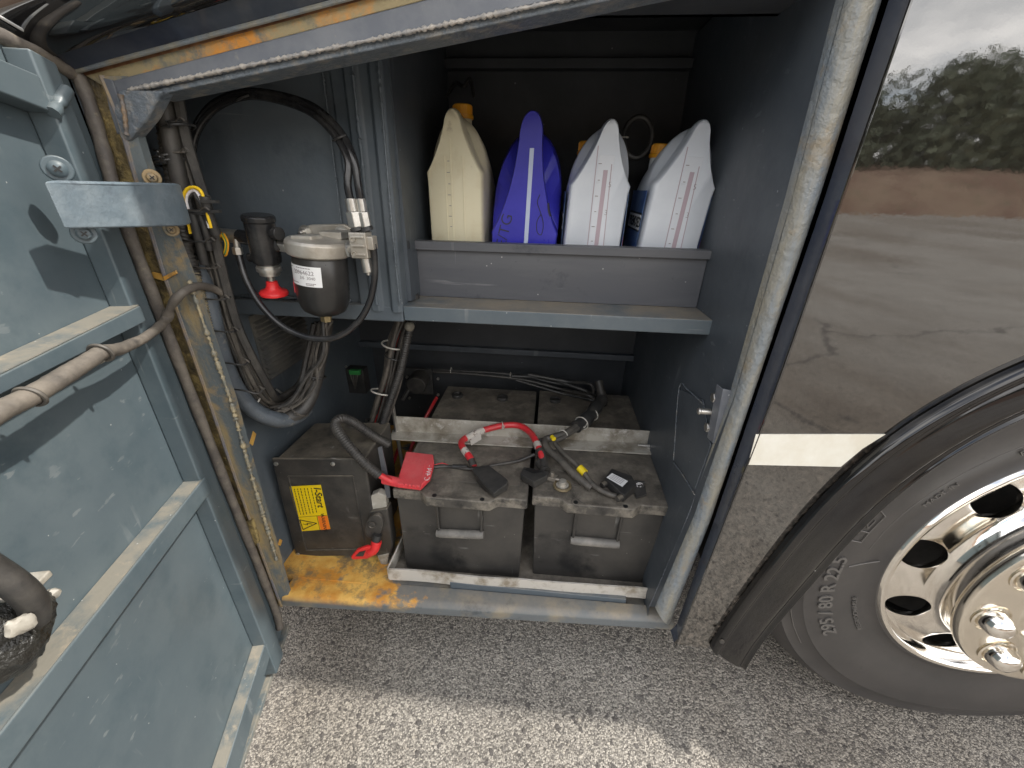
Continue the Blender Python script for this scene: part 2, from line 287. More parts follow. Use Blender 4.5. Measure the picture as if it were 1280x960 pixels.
# ------------------------------------------------------------------ geometry helpers
class G:
    def __init__(s): s.v = []; s.f = []
    def add(s, vs, fs):
        o = len(s.v); s.v += [V(a) for a in vs]; s.f += [tuple(i+o for i in f) for f in fs]; return s
    def box(s, lo, hi):
        (a, b, c), (d, e, f) = lo, hi
        return s.add([(a, b, c), (d, b, c), (d, e, c), (a, e, c), (a, b, f), (d, b, f), (d, e, f), (a, e, f)],
                     [(0, 3, 2, 1), (4, 5, 6, 7), (0, 1, 5, 4), (1, 2, 6, 5), (2, 3, 7, 6), (3, 0, 4, 7)])
    def obox(s, c, ax, ay, az):           # centre and three half-axis vectors
        c, ax, ay, az = V(c), V(ax), V(ay), V(az)
        return s.hull8([c-ax-ay-az, c+ax-ay-az, c+ax+ay-az, c-ax+ay-az], [c-ax-ay+az, c+ax-ay+az, c+ax+ay+az, c-ax+ay+az])
    def hull8(s, a, b):
        n = len(a); vs = list(a)+list(b)
        return s.add(vs, [tuple(range(n))[::-1], tuple(range(n, 2*n))]+[(i, (i+1) % n, n+(i+1) % n, n+i) for i in range(n)])
    def prism(s, poly, vec): return s.hull8([V(p) for p in poly], [V(p)+V(vec) for p in poly])
    def tube(s, pts, r, n=10, cap=True, sub=6, rfun=None, step=None, flat=None):
        pts = [V(p) for p in pts]
        C = spline(pts, sub) if len(pts) > 2 else [pts[0].lerp(pts[1], i/4) for i in range(5)]
        if step: C = resample(C, step)
        L = [0]
        for i in range(1, len(C)): L.append(L[-1]+(C[i]-C[i-1]).length)
        t = (C[1]-C[0]).normalized(); u = t.orthogonal().normalized(); o = len(s.v)
        for i, c in enumerate(C):
            t2 = (C[min(i+1, len(C)-1)]-C[max(i-1, 0)]).normalized()
            q = t.rotation_difference(t2); u = (q @ u); u = (u - t2*u.dot(t2)).normalized(); t = t2; b = t.cross(u)
            rr = rfun(L[i], L[-1], i) if rfun else r
            for k in range(n):
                a = 2*math.pi*k/n; s.v.append(c+u*(math.cos(a)*rr)+b*(math.sin(a)*rr*(flat or 1)))
        for i in range(len(C)-1):
            for k in range(n): s.f.append((o+i*n+k, o+i*n+(k+1) % n, o+(i+1)*n+(k+1) % n, o+(i+1)*n+k))
        if cap: s.f.append(tuple(o+k for k in range(n))[::-1]); s.f.append(tuple(o+(len(C)-1)*n+k for k in range(n)))
        return s
    def lathe(s, prof, o, ax, n=32, closed=False):
        o, ax = V(o), V(ax).normalized(); u = ax.orthogonal().normalized(); b = ax.cross(u); st = len(s.v)
        for r, h in prof:
            for k in range(n):
                a = 2*math.pi*k/n; s.v.append(o+ax*h+u*(math.cos(a)*r)+b*(math.sin(a)*r))
        m = len(prof)
        for i in range(m-1 if not closed else m):
            j = (i+1) % m
            for k in range(n): s.f.append((st+i*n+k, st+i*n+(k+1) % n, st+j*n+(k+1) % n, st+j*n+k))
        if not closed:
            s.f.append(tuple(st+k for k in range(n))[::-1]); s.f.append(tuple(st+(m-1)*n+k for k in range(n)))
        return s
    def cyl(s, a, b, r, n=16, r2=None):
        a, b = V(a), V(b); return s.lathe([(r, 0), (r if r2 is None else r2, (b-a).length)], a, b-a, n)
    def ell(s, c, r, n=14, m=9):
        c = V(c); o = len(s.v)
        for i in range(1, m):
            th = math.pi*i/m
            for k in range(n):
                a = 2*math.pi*k/n; s.v.append(c+V((r[0]*math.sin(th)*math.cos(a), r[1]*math.sin(th)*math.sin(a), r[2]*math.cos(th))))
        for i in range(m-2):
            for k in range(n): s.f.append((o+i*n+k, o+(i+1)*n+k, o+(i+1)*n+(k+1) % n, o+i*n+(k+1) % n))
        s.f.append(tuple(o+k for k in range(n))); s.f.append(tuple(o+(m-2)*n+k for k in range(n))[::-1]); return s
def spline(p, sub=6):
    out = []
    q = [p[0]*2-p[1]]+list(p)+[p[-1]*2-p[-2]]
    for i in range(1, len(q)-2):
        a, b, c, d = q[i-1], q[i], q[i+1], q[i+2]
        for k in range(sub):
            t = k/sub
            out.append(.5*((2*b)+(-a+c)*t+(2*a-5*b+4*c-d)*t*t+(-a+3*b-3*c+d)*t*t*t))
    out.append(p[-1]); return out
def resample(C, step):
    out = [C[0]]; acc = 0
    for i in range(1, len(C)):
        d = (C[i]-C[i-1]).length
        while acc+d >= step:
            t = (step-acc)/d; p = C[i-1].lerp(C[i], t); out.append(p)
            C[i-1] = p; d = (C[i]-p).length; acc = 0
        acc += d
    out.append(C[-1]); return out if len(out) > 2 else C
BEV = []
def offs(parent):
    o = V((0, 0, 0)); p = parent
    while p: o += p.location; p = p.parent
    return o
def build(name, g, m, parent=None, bevel=0, smooth=38, kind=None, label=None, local=False, seg=2):
    me = bpy.data.meshes.new(name); o = V((0, 0, 0)) if local else offs(parent)
    me.from_pydata([tuple(v-o) for v in g.v], [], g.f); me.update()
    bm = bmesh.new(); bm.from_mesh(me); bmesh.ops.recalc_face_normals(bm, faces=bm.faces); bm.to_mesh(me); bm.free()
    for p in me.polygons: p.use_smooth = True
    me.set_sharp_from_angle(angle=rad(smooth))
    me.materials.append(MT[m] if isinstance(m, str) else m)
    ob = bpy.data.objects.new(name, me); col.objects.link(ob)
    if parent: ob.parent = parent
    if bevel:
        b = ob.modifiers.new('bevel', 'BEVEL'); b.width = bevel; b.segments = seg; b.limit_method = 'ANGLE'; b.angle_limit = rad(32); b.harden_normals = True
    if kind: ob['kind'] = kind
    if label: ob['label'] = label
    return ob
def thing(name, loc, label, cat, group=None, rot=(0, 0, 0)):
    o = bpy.data.objects.new(name, None); col.objects.link(o); o.location = loc; o.rotation_euler = rot
    o.empty_display_size = .05; tag(o, label, cat, group); return o
def tag(o, label, cat, group=None):
    o['label'] = label; o['category'] = cat
    if group: o['group'] = group
    return o
def basis(o, x, y):      # matrix with local x,y along given directions
    x = V(x).normalized(); z = x.cross(V(y)).normalized(); y = z.cross(x)
    m = Matrix((x, y, z)).transposed().to_4x4(); m.translation = V(o); return m
def text(s, size, m, parent, mat4, name='lettering', ext=.0004, align='CENTER', local=False, sx=1, warp=None, bold=0, sep=False):
    cu = bpy.data.curves.new('t', 'FONT'); cu.body = s; cu.size = size; cu.align_x = align; cu.align_y = 'CENTER'; cu.extrude = ext; cu.offset = bold
    t = bpy.data.objects.new('t', cu); col.objects.link(t); dg = bpy.context.evaluated_depsgraph_get(); dg.update()
    me = bpy.data.meshes.new_from_object(t.evaluated_get(dg)); bpy.data.objects.remove(t)
    o = V((0, 0, 0)) if local else offs(parent)
    for v in me.vertices:
        c = V((v.co.x*sx, v.co.y, v.co.z))
        v.co = (warp(c) if warp else mat4 @ c) - o
    me.materials.clear(); me.materials.append(MT[m]); me.name = name
    ob = bpy.data.objects.new(name, me); col.objects.link(ob); ob.parent = parent; return ob

# ================================================================== SETTING
g = G()
g.add([(-600, -34, 0), (600, -34, 0), (600, 500, 0), (-600, 500, 0)], [(0, 1, 2, 3)])
g.add([(-600, -600, 0), (600, -600, 0), (600, -34, 0), (-600, -34, 0)], [(0, 1, 2, 3)])
build('ground', g, 'ground', kind='structure')
# loose grit on the asphalt
g = G()
for i in range(900):
    x, y = random.uniform(-.75, 1.3), random.uniform(-.42, .25); r = random.choice([.0012, .0018, .0025, .0034])*random.uniform(.7, 1.2)
    g.ell((x, y, r*.35), (r*random.uniform(.8, 1.4), r, r*.6), 6, 4)
build('grit', g, surf('grit', (.2, .18, .155), .8, c2=(.42, .38, .32), s2=40, t2=(.4, .6), c3=(.05, .045, .04), s3=25), kind='stuff')
# bank and trees across the yard (seen reflected in the glossy panel)
g = G(); nx, ny = 120, 7
prof = [(-30, 0), (-30.6, .5), (-31.6, 1.5), (-33, 2.6), (-36, 3.2), (-46, 3.6), (-90, 3.4)]
for i in range(nx+1):
    x = -60+i*1.6
    for (y, z) in prof:
        q = mnoise.noise(V((x*.11, y*.1, 2))); g.v.append(V((x, y+q*1.2, -.05+z*(1+.25*q)+.15*mnoise.noise(V((x*.7, y, 0))))))
for i in range(nx):
    for j in range(ny-1): a = i*ny+j; g.f.append((a, a+1, a+ny+1, a+ny))
build('embankment', g, 'bank', kind='structure', smooth=60)
def tree(x, y, h, w_, label, seed):
    rnd = random.Random(seed); z0 = 2.6
    t = thing('broadleaf_tree', (x, y, z0), label, 'tree', 'trees beyond the yard')
    g = G(); g.tube([(x, y, z0-.3), (x+.1, y, z0+h*.3), (x-.1, y+.1, z0+h*.65)], .2, 8, rfun=lambda l, L, i: .24*(1-.7*l/L))
    for k in range(5):
        a = rnd.uniform(0, 6.28); g.tube([(x, y, z0+h*.3), (x+math.cos(a)*w_*.25, y+math.sin(a)*w_*.25, z0+h*.5), (x+math.cos(a)*w_*.4, y+math.sin(a)*w_*.4, z0+h*.7)], .06, 6, rfun=lambda l, L, i: .09*(1-.7*l/L))
    build('trunk', g, 'bark', t)
    g = G(); cl = [(rnd.uniform(-.5, .5)*w_, rnd.uniform(-.4, .4)*w_, h*(.06+.88*rnd.random()), rnd.uniform(.14, .26)*w_) for k in range(24)]
    for cx, cy, cz, cr_ in cl:
        for k in range(170):
            d = V((rnd.gauss(0, 1), rnd.gauss(0, 1), rnd.gauss(0, .8))).normalized()*cr_*rnd.uniform(.6, 1.1); c = V((x+cx, y+cy, z0+cz))+d
            u = V((rnd.gauss(0, 1), rnd.gauss(0, 1), rnd.gauss(0, 1))).normalized()*.30; v_ = u.orthogonal().normalized()*.22
            g.add([c-u, c+v_, c+u, c-v_], [(0, 1, 2, 3)])
    build('crown', g, 'leaf', t)
TL = [('round crowned tree at the left end of the far tree line', -14, 5), ('broad tree left of the tallest tree beyond the yard', -4, 5.4), ('tallest tree of the row beyond the yard', 5, 7),
      ('low bushy tree right of the tallest tree', 12, 4), ('dark tree near the middle of the far tree line', 19, 5.5), ('spreading tree right of the middle of the far tree line', 27, 6.2),
      ('dense tree reflected at the edge of the panel', 36, 6.8), ('far tree toward the road end of the tree line', 46, 6.5), ('last tree at the right end of the far tree line', 58, 7.5)]
for i, (lb, x, h) in enumerate(TL): tree(x, -40-(i % 3)*2.5, h, h*1.7, lb, i+3)

# ================================================================== THE COACH
bus = thing('coach', (0, 0, 0), 'black and grey coach with its battery hatch open beside the front wheel', 'coach')
YP = -.03
WX, WZ, WR = .976, .512, .512
# ---- right painted panel with arch
e0, e1, e2 = P(1139, 0, YP), P(965, 500, YP), P(848, 800, YP)
LX = lambda z: .347
def arcpt(px, py, Y): return P(px, py, Y)
arch_out = [(885, 810), (915, 760), (950, 715), (1000, 650), (1060, 590), (1130, 530), (1200, 490), (1280, 455)]
ao = [P(x, y, YP) for x, y in arch_out]
c0 = V((WX, YP, WZ)); rr = (ao[-1]-c0).length; a0 = math.atan2(ao[-1].z-WZ, ao[-1].x-WX)
def arc_ext(base, Y, n=14):
    out = list(base); r = (base[-1]-V((WX, Y, WZ))).length; a = math.atan2(base[-1].z-WZ, base[-1].x-WX)
    for k in range(1, n+1):
        th = a+(math.radians(-8)-a)*k/n; out.append(V((WX+math.cos(th)*r, Y, WZ+math.sin(th)*r)))
    out.append(V((out[-1].x+.02, Y, .23))); return out
ao = [ao[0]]+spline(ao[1:], 4); ao = arc_ext(ao, YP)
ztop = 1.62
poly = [V((e0.x-.001, YP, ztop)), e0, P(1052, 250, YP), e1, P(905, 655, YP), e2, P(843, 805, YP)] + ao + [V((3.2, YP, .25)), V((3.2, YP, ztop))]
g = G(); g.prism(poly, (0, .004, 0)); build('body_panel', g, 'panel', bus)
# return edge of the panel (dark flange between panel and steel frame)
ins = [P(1111, 0, 0), P(1030, 250, 0), P(944, 500, 0), P(891, 655, 0), P(846, 780, 0), P(838, 788, 0)]
ins = [V((ins[0].x, 0, ztop))]+ins
outs = poly[:7]
g = G()
for i in range(6):
    a, b, c, d = ins[i], ins[i+1], outs[i+1], outs[i]
    g.add([a, b, c+V((0, .003, 0)), d+V((0, .003, 0))], [(0, 1, 2, 3)])
build('panel_return', g, 'bluesteel', bus)
g = G(); g.tube([p+V((0, -.0005, 0)) for p in outs], .0016, 6, sub=5); build('panel_edge', g, 'gloss', bus)
# white stripe
sl = [P(945, 543, YP-.0015), P(935, 581, YP-.0015)]
g = G(); g.prism([sl[0], sl[1], P(1051, 583.5, YP-.0015), P(1078, 561, YP-.0015), P(1107, 543, YP-.0015)], (0, .001, 0)); build('white_stripe', g, 'white', bus)
# ---- arch trim (lip, broad face and inner roll)
ain = [P(x, y, YP-.008) for x, y in [(930, 830), (962, 783), (975, 765), (1020, 716), (1075, 652), (1130, 603), (1200, 553), (1280, 515)]]
ain = [ain[0]]+spline(ain[1:], 4); ain = arc_ext(ain, YP-.008)
def resn(L_, n):
    tot = sum((L_[i+1]-L_[i]).length for i in range(len(L_)-1)); out = [L_[0].copy()]; acc = 0; j = 1; cur = L_[0].copy(); st_ = tot/(n-1)
    while len(out) < n-1:
        d = (L_[j]-cur).length
        if acc+d >= st_: cur = cur.lerp(L_[j], (st_-acc)/d); out.append(cur.copy()); acc = 0
        else: acc += d; cur = L_[j].copy(); j += 1
    return out+[L_[-1].copy()]
def polar(pts, Y):
    A_ = sorted([(math.degrees(math.atan2(p.z-WZ, p.x-WX)) % 360, math.hypot(p.x-WX, p.z-WZ)) for p in pts]); r_end = A_[0][1]
    A_ = [(t_, r_end) for t_ in (20, 40, 60, 80, 100, 115)]+A_
    c_ = np.polyfit([(t_-110)/100 for t_, _ in A_], [r for _, r in A_], 7)
    return lambda th: float(np.polyval(c_, (th-110)/100))
f_o = polar([P(x, y, YP-.002) for x, y in arch_out], 0)
f_i = polar([P(x, y, YP-.008) for x, y in [(930, 830), (962, 783), (975, 765), (1020, 716), (1075, 652), (1130, 603), (1200, 553), (1280, 515)]], 0)
n = 260; tip_t = [204.5, 212.0]
cpf = [V((t_, dy, 0)) for t_, dy in ((0, 0), (.03, -.009), (.09, -.0135), (.16, -.014), (.22, -.0105), (.27, -.0105), (.34, -.0125), (.5, -.0145), (.68, -.0150), (.78, -.0135), (.84, -.0105), (.90, -.0105), (.955, -.013), (.985, -.012), (1, -.006), (1.0, .012), (.99, .05))]
cpf = spline(cpf, 5); g = G(); ain = []
for i in range(n):
    q_ = i/(n-1); to = 5+(tip_t[0]-5)*q_; ti = 5+(tip_t[1]-5)*q_
    po = V((math.cos(rad(to))*f_o(to)+WX, YP-.002, math.sin(rad(to))*f_o(to)+WZ)); pi_ = V((math.cos(rad(ti))*f_i(ti)+WX, YP-.008, math.sin(rad(ti))*f_i(ti)+WZ))
    ain.append(pi_)
    for c_ in cpf: g.v.append(po+(pi_-po)*c_.x+V((0, c_.y, 0)))
k = len(cpf)
for i in range(n-1):
    for j in range(k-1): g.f.append((i*k+j, i*k+j+1, (i+1)*k+j+1, (i+1)*k+j))
g.f.append(tuple((n-1)*k+j for j in range(k)))
bmx = g
build('wheel_arch_trim', g, 'archgloss', bus, smooth=80)
g = G(); g.tube([p+V((0, -.009, 0)) for p in ain[::4]], .0012, 6, sub=3); build('arch_edge_bead', g, 'frame', bus)
g = G(); a_ = P(902, 801, YP-.016); g.cyl(a_, a_+V((0, -.003, 0)), .005, 12); build('trim_screw', g, 'plastic', bus)
# wheel housing
g = G(); pr = []
for k in range(25):
    a = math.pi*(1.08-1.16*k/24); pr.append((WX+math.cos(a)*.60, WZ+math.sin(a)*.60))
o = 0
for x, z in pr: g.v += [V((x, -.02, z)), V((x, .6, z))]
for k in range(24): g.f.append((2*k, 2*k+1, 2*k+3, 2*k+2))
g.add([V((.34, .6, 0.2)), V((1.7, .6, .2)), V((1.7, .6, 1.3)), V((.34, .6, 1.3))], [(0, 1, 2, 3)])
build('wheel_housing', g, 'rubber', bus)
# ---- upper side, windows, roof, rear and front so that the coach casts its real shadow
g = G(); yb = YP-.012
g.prism([(.3, YP, ztop+.003), (3.2, YP, ztop+.003), (3.2, .11, 3.2), (.3, .11, 3.2)], (0, .05, 0))
g.prism([(-7, YP, ztop+.003), (.297, YP, ztop+.003), (.297, .11, 3.2), (-7, .11, 3.2)], (0, .05, 0))
build('upper_side', g, 'gloss', bus)
for k in range(6):
    x0 = -6.8+k*1.62
    f = lambda z: YP+(z-ztop)*(.14/1.58)-.003
    g = G(); g.prism([(x0, f(1.75), 1.75), (x0+1.56, f(1.75), 1.75), (x0+1.56, f(2.85), 2.85), (x0, f(2.85), 2.85)], (0, .002, 0)); build('side_window', g, 'glass', bus)
g = G(); g.box((-7, .11, 3.2), (3.2, 2.4, 3.25)); build('roof', g, 'gloss', bus)
g = G(); g.box((-7.02, YP+.01, .3), (-7.0, 2.5, 3.2)); build('rear_end', g, 'gloss', bus)
g = G(); g.box((3.2, YP+.01, .3), (3.22, 2.5, 3.2)); build('front_end', g, 'gloss', bus)
g = G(); g.box((-7, 2.48, .3), (3.2, 2.5, 3.2)); build('far_side', g, 'gloss', bus)
g = G(); g.box((-7, YP, .25), (-.70, YP+.004, ztop)); build('rear_body_panel', g, 'panel', bus)
g = G(); g.box((-7, .85, .28), (3.2, 2.4, .5)); g.box((-.9, .05, .12), (-.66, .8, .18)); build('chassis', g, 'rubber', bus)
# ---- curved black moulding above the hatch
def up_line(x):  return P(87+(289-87)*x, 64-64*x, YP)
L0, L1 = P(87, 64, YP), P(289, 0, YP); dv = (L1-L0); L0 = L0-dv*.9; L1 = L0+dv*5.3
g = G(); prof = [(.0, .0), (-.012, .004), (-.022, .016), (-.028, .04), (-.03, .08), (-.026, .13), (-.018, .165), (-.02, .17), (-.03, .185), (-.034, .22), (-.03, .30)]
for e in (L0, L1):
    for dy, dz in prof: g.v.append(e+V((0, dy, dz)))
k = len(prof)
for j in range(k-1): g.f.append((j, j+1, k+j+1, k+j))
g.f.append(tuple(range(k)))
build('upper_moulding', g, 'gloss', bus, smooth=60)
g = G(); g.prism([L0+V((-.01, 0, .28)), L1+V((0, 0, -.1)), V((L1.x, YP, ztop)), V((L0.x-.01, YP, ztop))], (0, .01, 0))
build('upper_panel', g, 'gloss', bus)
# dark flange under moulding
H0, H1 = P(100, 88, -.004), P(420, 2, -.004); hv = H1-H0; Hs0 = H0-hv*.02; H1 = Hs0+hv*2.65; H0 = Hs0
g = G(); Lq = L0+dv*.85
g = G(); g.hull8([Lq+V((-.012, .002, 0)), L1+V((0, .002, 0)), H1, H0], [Lq+V((-.012, .006, .004)), L1+V((0, .006, .004)), H1+V((0, .006, .004)), H0+V((0, .006, .004))]); build('top_flange', g, 'bluesteel', bus)
g = G(); g.tube([H0, H1], .0028, 8); build('flange_edge', g, 'frameR', bus)  # pale tube carries the flange edge's highlight in its colour
# ---- hatch frame: top
def top_strip(name, a, b, m, y, th, ka=.03, kb=2.7, bevel=.002):
    (a0_, a1_), (b0_, b1_) = a, b
    A0, A1, B0, B1 = P(*a0_, y), P(*a1_, y), P(*b0_, y), P(*b1_, y)
    va, vb = A1-A0, B1-B0
    g = G(); g.prism([A0-va*ka, A0+va*kb, B0+vb*kb, B0-vb*ka], (0, th, 0)); return build(name, g, m, bus, bevel)
top_strip('rust_line', ((100, 90), (420, 4)), ((104, 95), (420, 9)), 'rustline', .003, .01)
top_strip('frame_seam', ((104, 93), (420, 8)), ((126, 106), (420, 29)), 'rust', .004, .02, .0, bevel=.001)
top_strip('top_frame', ((126, 104), (420, 28)), ((150, 119), (420, 60)), 'frame', .0, .035, .0)
top_strip('top_frame_lip', ((180, 114), (420, 60)), ((186, 121), (420, 72)), 'weldpaint', .004, .04, .0)
def weld(pts, r, m='weldpaint', name='weld_bead', j=.5):
    rn = random.Random(int(abs(pts[0].x)*1e4)+3)
    g = G(); g.tube(pts, r, 7, step=r*1.1, rfun=lambda l, L, i: r*(1+j*rn.uniform(-1, 1)))
    for v in g.v: v += V((rn.uniform(-1, 1), rn.uniform(-1, 1), rn.uniform(-1, 1)))*r*.16
    return build(name, g, m, bus, smooth=70)
a, b = P(160, 113, 0), P(420, 59, 0); weld([a, a+(b-a)*.5, a+(b-a)*2.6], .0024, surf('bare weld', (.27, .26, .25), .4, c2=(.42, .38, .33), s2=50, bump=1, bs=150))
# ---- frame: left post
def line_pts(lst, Y): return [P(x, y, Y) for x, y in lst]
yl = [95, 150, 200, 250, 300, 350, 400, 450, 500, 550, 600, 650, 700, 757]
def poly_x(y, tab):
    for (x0, y0), (x1, y1) in zip(tab, tab[1:]):
        if y <= y1: return x0+(x1-x0)*(y-y0)/(y1-y0)
    return tab[-1][0]
t_out = [(103, 95), (130, 160), (165, 290), (200, 393), (228, 500), (272, 600), (305, 685), (347, 757)]
t_rid = [(128, 95), (150, 150), (183, 265), (205, 340), (234, 420), (262, 500), (296, 600), (327, 690), (352, 757)]
t_inn = [(160, 95), (168, 165), (190, 225), (215, 290), (240, 355), (262, 420), (290, 500), (318, 600), (345, 690), (364, 757)]
def strip2(name, ta, tb, Ya, Yb, m, th=.03, extra=None):
    g = G(); A = [P(poly_x(y, ta), y, Ya) for y in yl]; B = [P(poly_x(y, tb), y, Yb) for y in yl]
    k = len(A); g.v += A+B+[p+V((0, th, 0)) for p in A]+[p+V((0, th, 0)) for p in B]
    for i in range(k-1):
        g.f += [(i, k+i, k+i+1, i+1), (2*k+i, 2*k+i+1, 3*k+i+1, 3*k+i), (i, i+1, 2*k+i+1, 2*k+i), (k+i, 3*k+i, 3*k+i+1, k+i+1)]
    return build(name, g, m, bus, smooth=50)
strip2('seal_channel', t_out, t_rid, .006, .010, 'postgold')
strip2('door_post', t_rid, t_inn, -.002, .004, 'postrust', .012)
g = G(); g.tube([P(poly_x(y, t_rid), y, 0) for y in yl], .0042, 8, sub=3); build('post_ridge', g, surf('ridge paint', (.17, .165, .175), .4, c2=(.3, .22, .12), s2=22, bump=.3), bus)
inn = [P(poly_x(y, t_inn)-2, y, .0) for y in yl[5:13]]; weld(inn, .0032, surf('rope like weld', (.2, .2, .17), .6, c2=(.4, .33, .2), s2=60, bump=1, bs=160), j=.7)
g = G(); g.prism([P(148, 112, -.004), P(203, 113, -.004), P(186, 146, -.004), P(161, 176, -.004), P(150, 174, -.004), P(140, 140, -.004)], (0, .02, 0)); build('corner_gusset', g, 'weldpaint', bus, .003)
weld([P(151, 118, -.005), P(156, 142, -.005), P(158, 168, -.005)], .0032, surf('rusty weld', (.16, .14, .125), .5, c2=(.3, .2, .11), s2=70, bump=1, bs=140), j=.35)
g = G(); g.prism([P(128, 97, -.003), P(140, 100, -.003), P(146, 118, -.003), P(152, 165, -.003), P(146, 168, -.003), P(136, 135, -.003)], (0, .004, 0)); build('corner_plate', g, 'frame', bus, .001)
for (x, y, w2) in ((236, 331, 16), (213, 342, 12)):     # rust-coloured primer dabs
    pass
g = G(); g.prism([P(189, 340, .002), P(212, 345, .002), P(206, 352, .002), P(188, 347, .002)], (0, .004, 0)); g.prism([P(203, 346, -.006), P(219, 338, -.006), P(221, 342, -.006), P(205, 351, -.006)], (0, .003, 0)); build('rust_dab', g, 'orangestain', bus, .001)
g = G(); g.prism([P(302, 652, -.001), P(318, 648, -.001), P(326, 676, -.001), P(314, 682, -.001)], (0, -.007, 0)); build('seal_clip', g, 'postgold', bus, .002)
# ---- sill
zs = .238
g = G()
sA = [P(356, 757, 0), P(600, 772, .014), P(840, 787, .028)]
g.v = []
prof = [(.0, 0), (-.004, .006), (-.004, .028), (.002, .036), (.012, .040), (.055, .040), (.055, -.005)]
sec = []
for p in sA:
    for dy, dz in prof: g.v.append(V((p.x, p.y+dy if dy < .05 else .058, p.z+dz)))
k = len(prof)
for i in range(2):
    for j in range(k): jj = (j+1) % k; g.f.append((i*k+j, i*k+jj, (i+1)*k+jj, (i+1)*k+j))
g.f += [tuple(range(k)), tuple(range(2*k, 3*k))]
build('sill', g, 'rustyfloor', bus, .0025)
# ---- right frame (rolled tube with textured paint)
ro = [(1111, 0), (1030, 250), (944, 500), (891, 655), (839, 786)]; ri = [(1063, 0), (996, 250), (923, 497), (870, 650), (820, 765)]
A = line_pts(ro, 0); B = line_pts(ri, .0)
g = G(); k = 9; top_a = A[0]+(A[0]-A[1])*.6; top_b = B[0]+(B[0]-B[1])*.6
A = [top_a]+A; B = [top_b]+B
for a, b in zip(A, B):
    w_ = (a-b)
    for j in range(k):
        t_ = j/(k-1); ang = math.pi*t_
        g.v.append(b+w_*t_+V((0, .014-.018*math.sin(ang)**.6, 0)))
    g.v.append(a+V((0, .03, 0))); g.v.append(b+V((0, .03, 0)))
kk = k+2
for i in range(len(A)-1):
    for j in range(kk): jj = (j+1) % kk; g.f.append((i*kk+j, i*kk+jj, (i+1)*kk+jj, (i+1)*kk+j))
build('right_frame', g, 'frameR', bus, smooth=60)
# inner flange + fine weld line beside it
C_ = [P(x, y, .03) for x, y in [(1047, 0), (984, 250), (914, 490), (862, 640), (812, 758)]]; C_ = [C_[0]+(C_[0]-C_[1])*.6]+C_
g = G()
for i in range(5): g.add([B[i]+V((0, .012, 0)), B[i+1]+V((0, .012, 0)), C_[i+1], C_[i]], [(0, 1, 2, 3)])
build('frame_flange', g, 'wall', bus)
weld(C_, .0012, 'frame', j=.5)

# ---- compartment interior
RW = .305
g = G(); zf = .222
back_x = .30
rw_front = [V((p.x, .03, p.z)) for p in C_]
rw_front.append(V((rw_front[-1].x+.004, .03, .2)))
for i in range(len(rw_front)-1):
    a, b = rw_front[i], rw_front[i+1]; g.add([a, b, V((.302, .79, b.z)), V((.302, .79, a.z))], [(0, 1, 2, 3)])
build('right_wall', g, 'wall', bus)
def wallX(y, z):
    for a, b in zip(rw_front, rw_front[1:]):
        if z >= b.z: x_ = a.x+(b.x-a.x)*(z-a.z)/(b.z-a.z); break
    return x_+(.302-x_)*(y-.03)/.76
def WP(px, py, off=.001):
    X = .31
    for _ in range(8): p = PX(px, py, X); X = wallX(p.y, p.z)-off
    return PX(px, py, X)
g = G(); g.box((-.70, .05, zf-.02), (.34, .80, zf)); build('floor_panel', g, 'rustyfloor', bus)
# blue block under the tray
g = G(); a = PZ(563, 752, .222); b = PZ(792, 764, .222)
g.box((-.20, .0585, zf), (.235, .085, zf+.024)); build('tray_support', g, 'inner', bus, .002)
# lower left wall, back walls
g = G(); g.box((-.668, .02, zf), (-.658, .80, .90)); g.box((-.668, .02, .90), (-.666, .2, 1.46)); build('left_wall', g, 'inner', bus)
for (x, y, a_) in ((316, 548, 1), (350, 678, 2)):
    p0 = PX(x, y, -.6575)
    g = G(); g.obox(p0, (.0012, 0, 0), (0, .010 if a_ == 1 else .006, .010 if a_ == 1 else .004), (0, -.003, .006)); build('rust_dab', g, 'orangestain', bus, .001)
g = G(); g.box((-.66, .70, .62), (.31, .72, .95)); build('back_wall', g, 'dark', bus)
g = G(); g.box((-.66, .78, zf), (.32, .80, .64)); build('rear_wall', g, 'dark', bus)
g = G(); g.box((-.66, .68, .612), (.31, .699, .632)); build('wall_rail', g, 'wall', bus, .002)
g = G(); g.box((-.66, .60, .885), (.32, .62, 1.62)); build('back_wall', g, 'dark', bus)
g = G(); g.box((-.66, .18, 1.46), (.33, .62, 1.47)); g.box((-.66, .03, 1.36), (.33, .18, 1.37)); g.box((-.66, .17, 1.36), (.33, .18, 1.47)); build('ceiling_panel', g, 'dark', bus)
g = G(); g.box((-.28, .57, 1.385), (.30, .60, 1.405)); build('ceiling_brace', g, 'dark', bus, .002)
g = G(); g.box((-.286, .19, .92), (-.276, .60, 1.46)); build('partition', g, 'wall', bus)
# filter back panel and beam
g = G(); g.box((-.665, .182, .885), (-.36, .19, 1.46)); build('filter_panel', g, 'inner', bus)
g = G(); g.box((-.665, .165, .882), (-.288, .20, .915)); build('panel_beam', g, 'inner', bus, .004)
weld([V((-.64, .18, .918)), V((-.5, .178, .919)), V((-.40, .178, .918))], .003, 'inner')
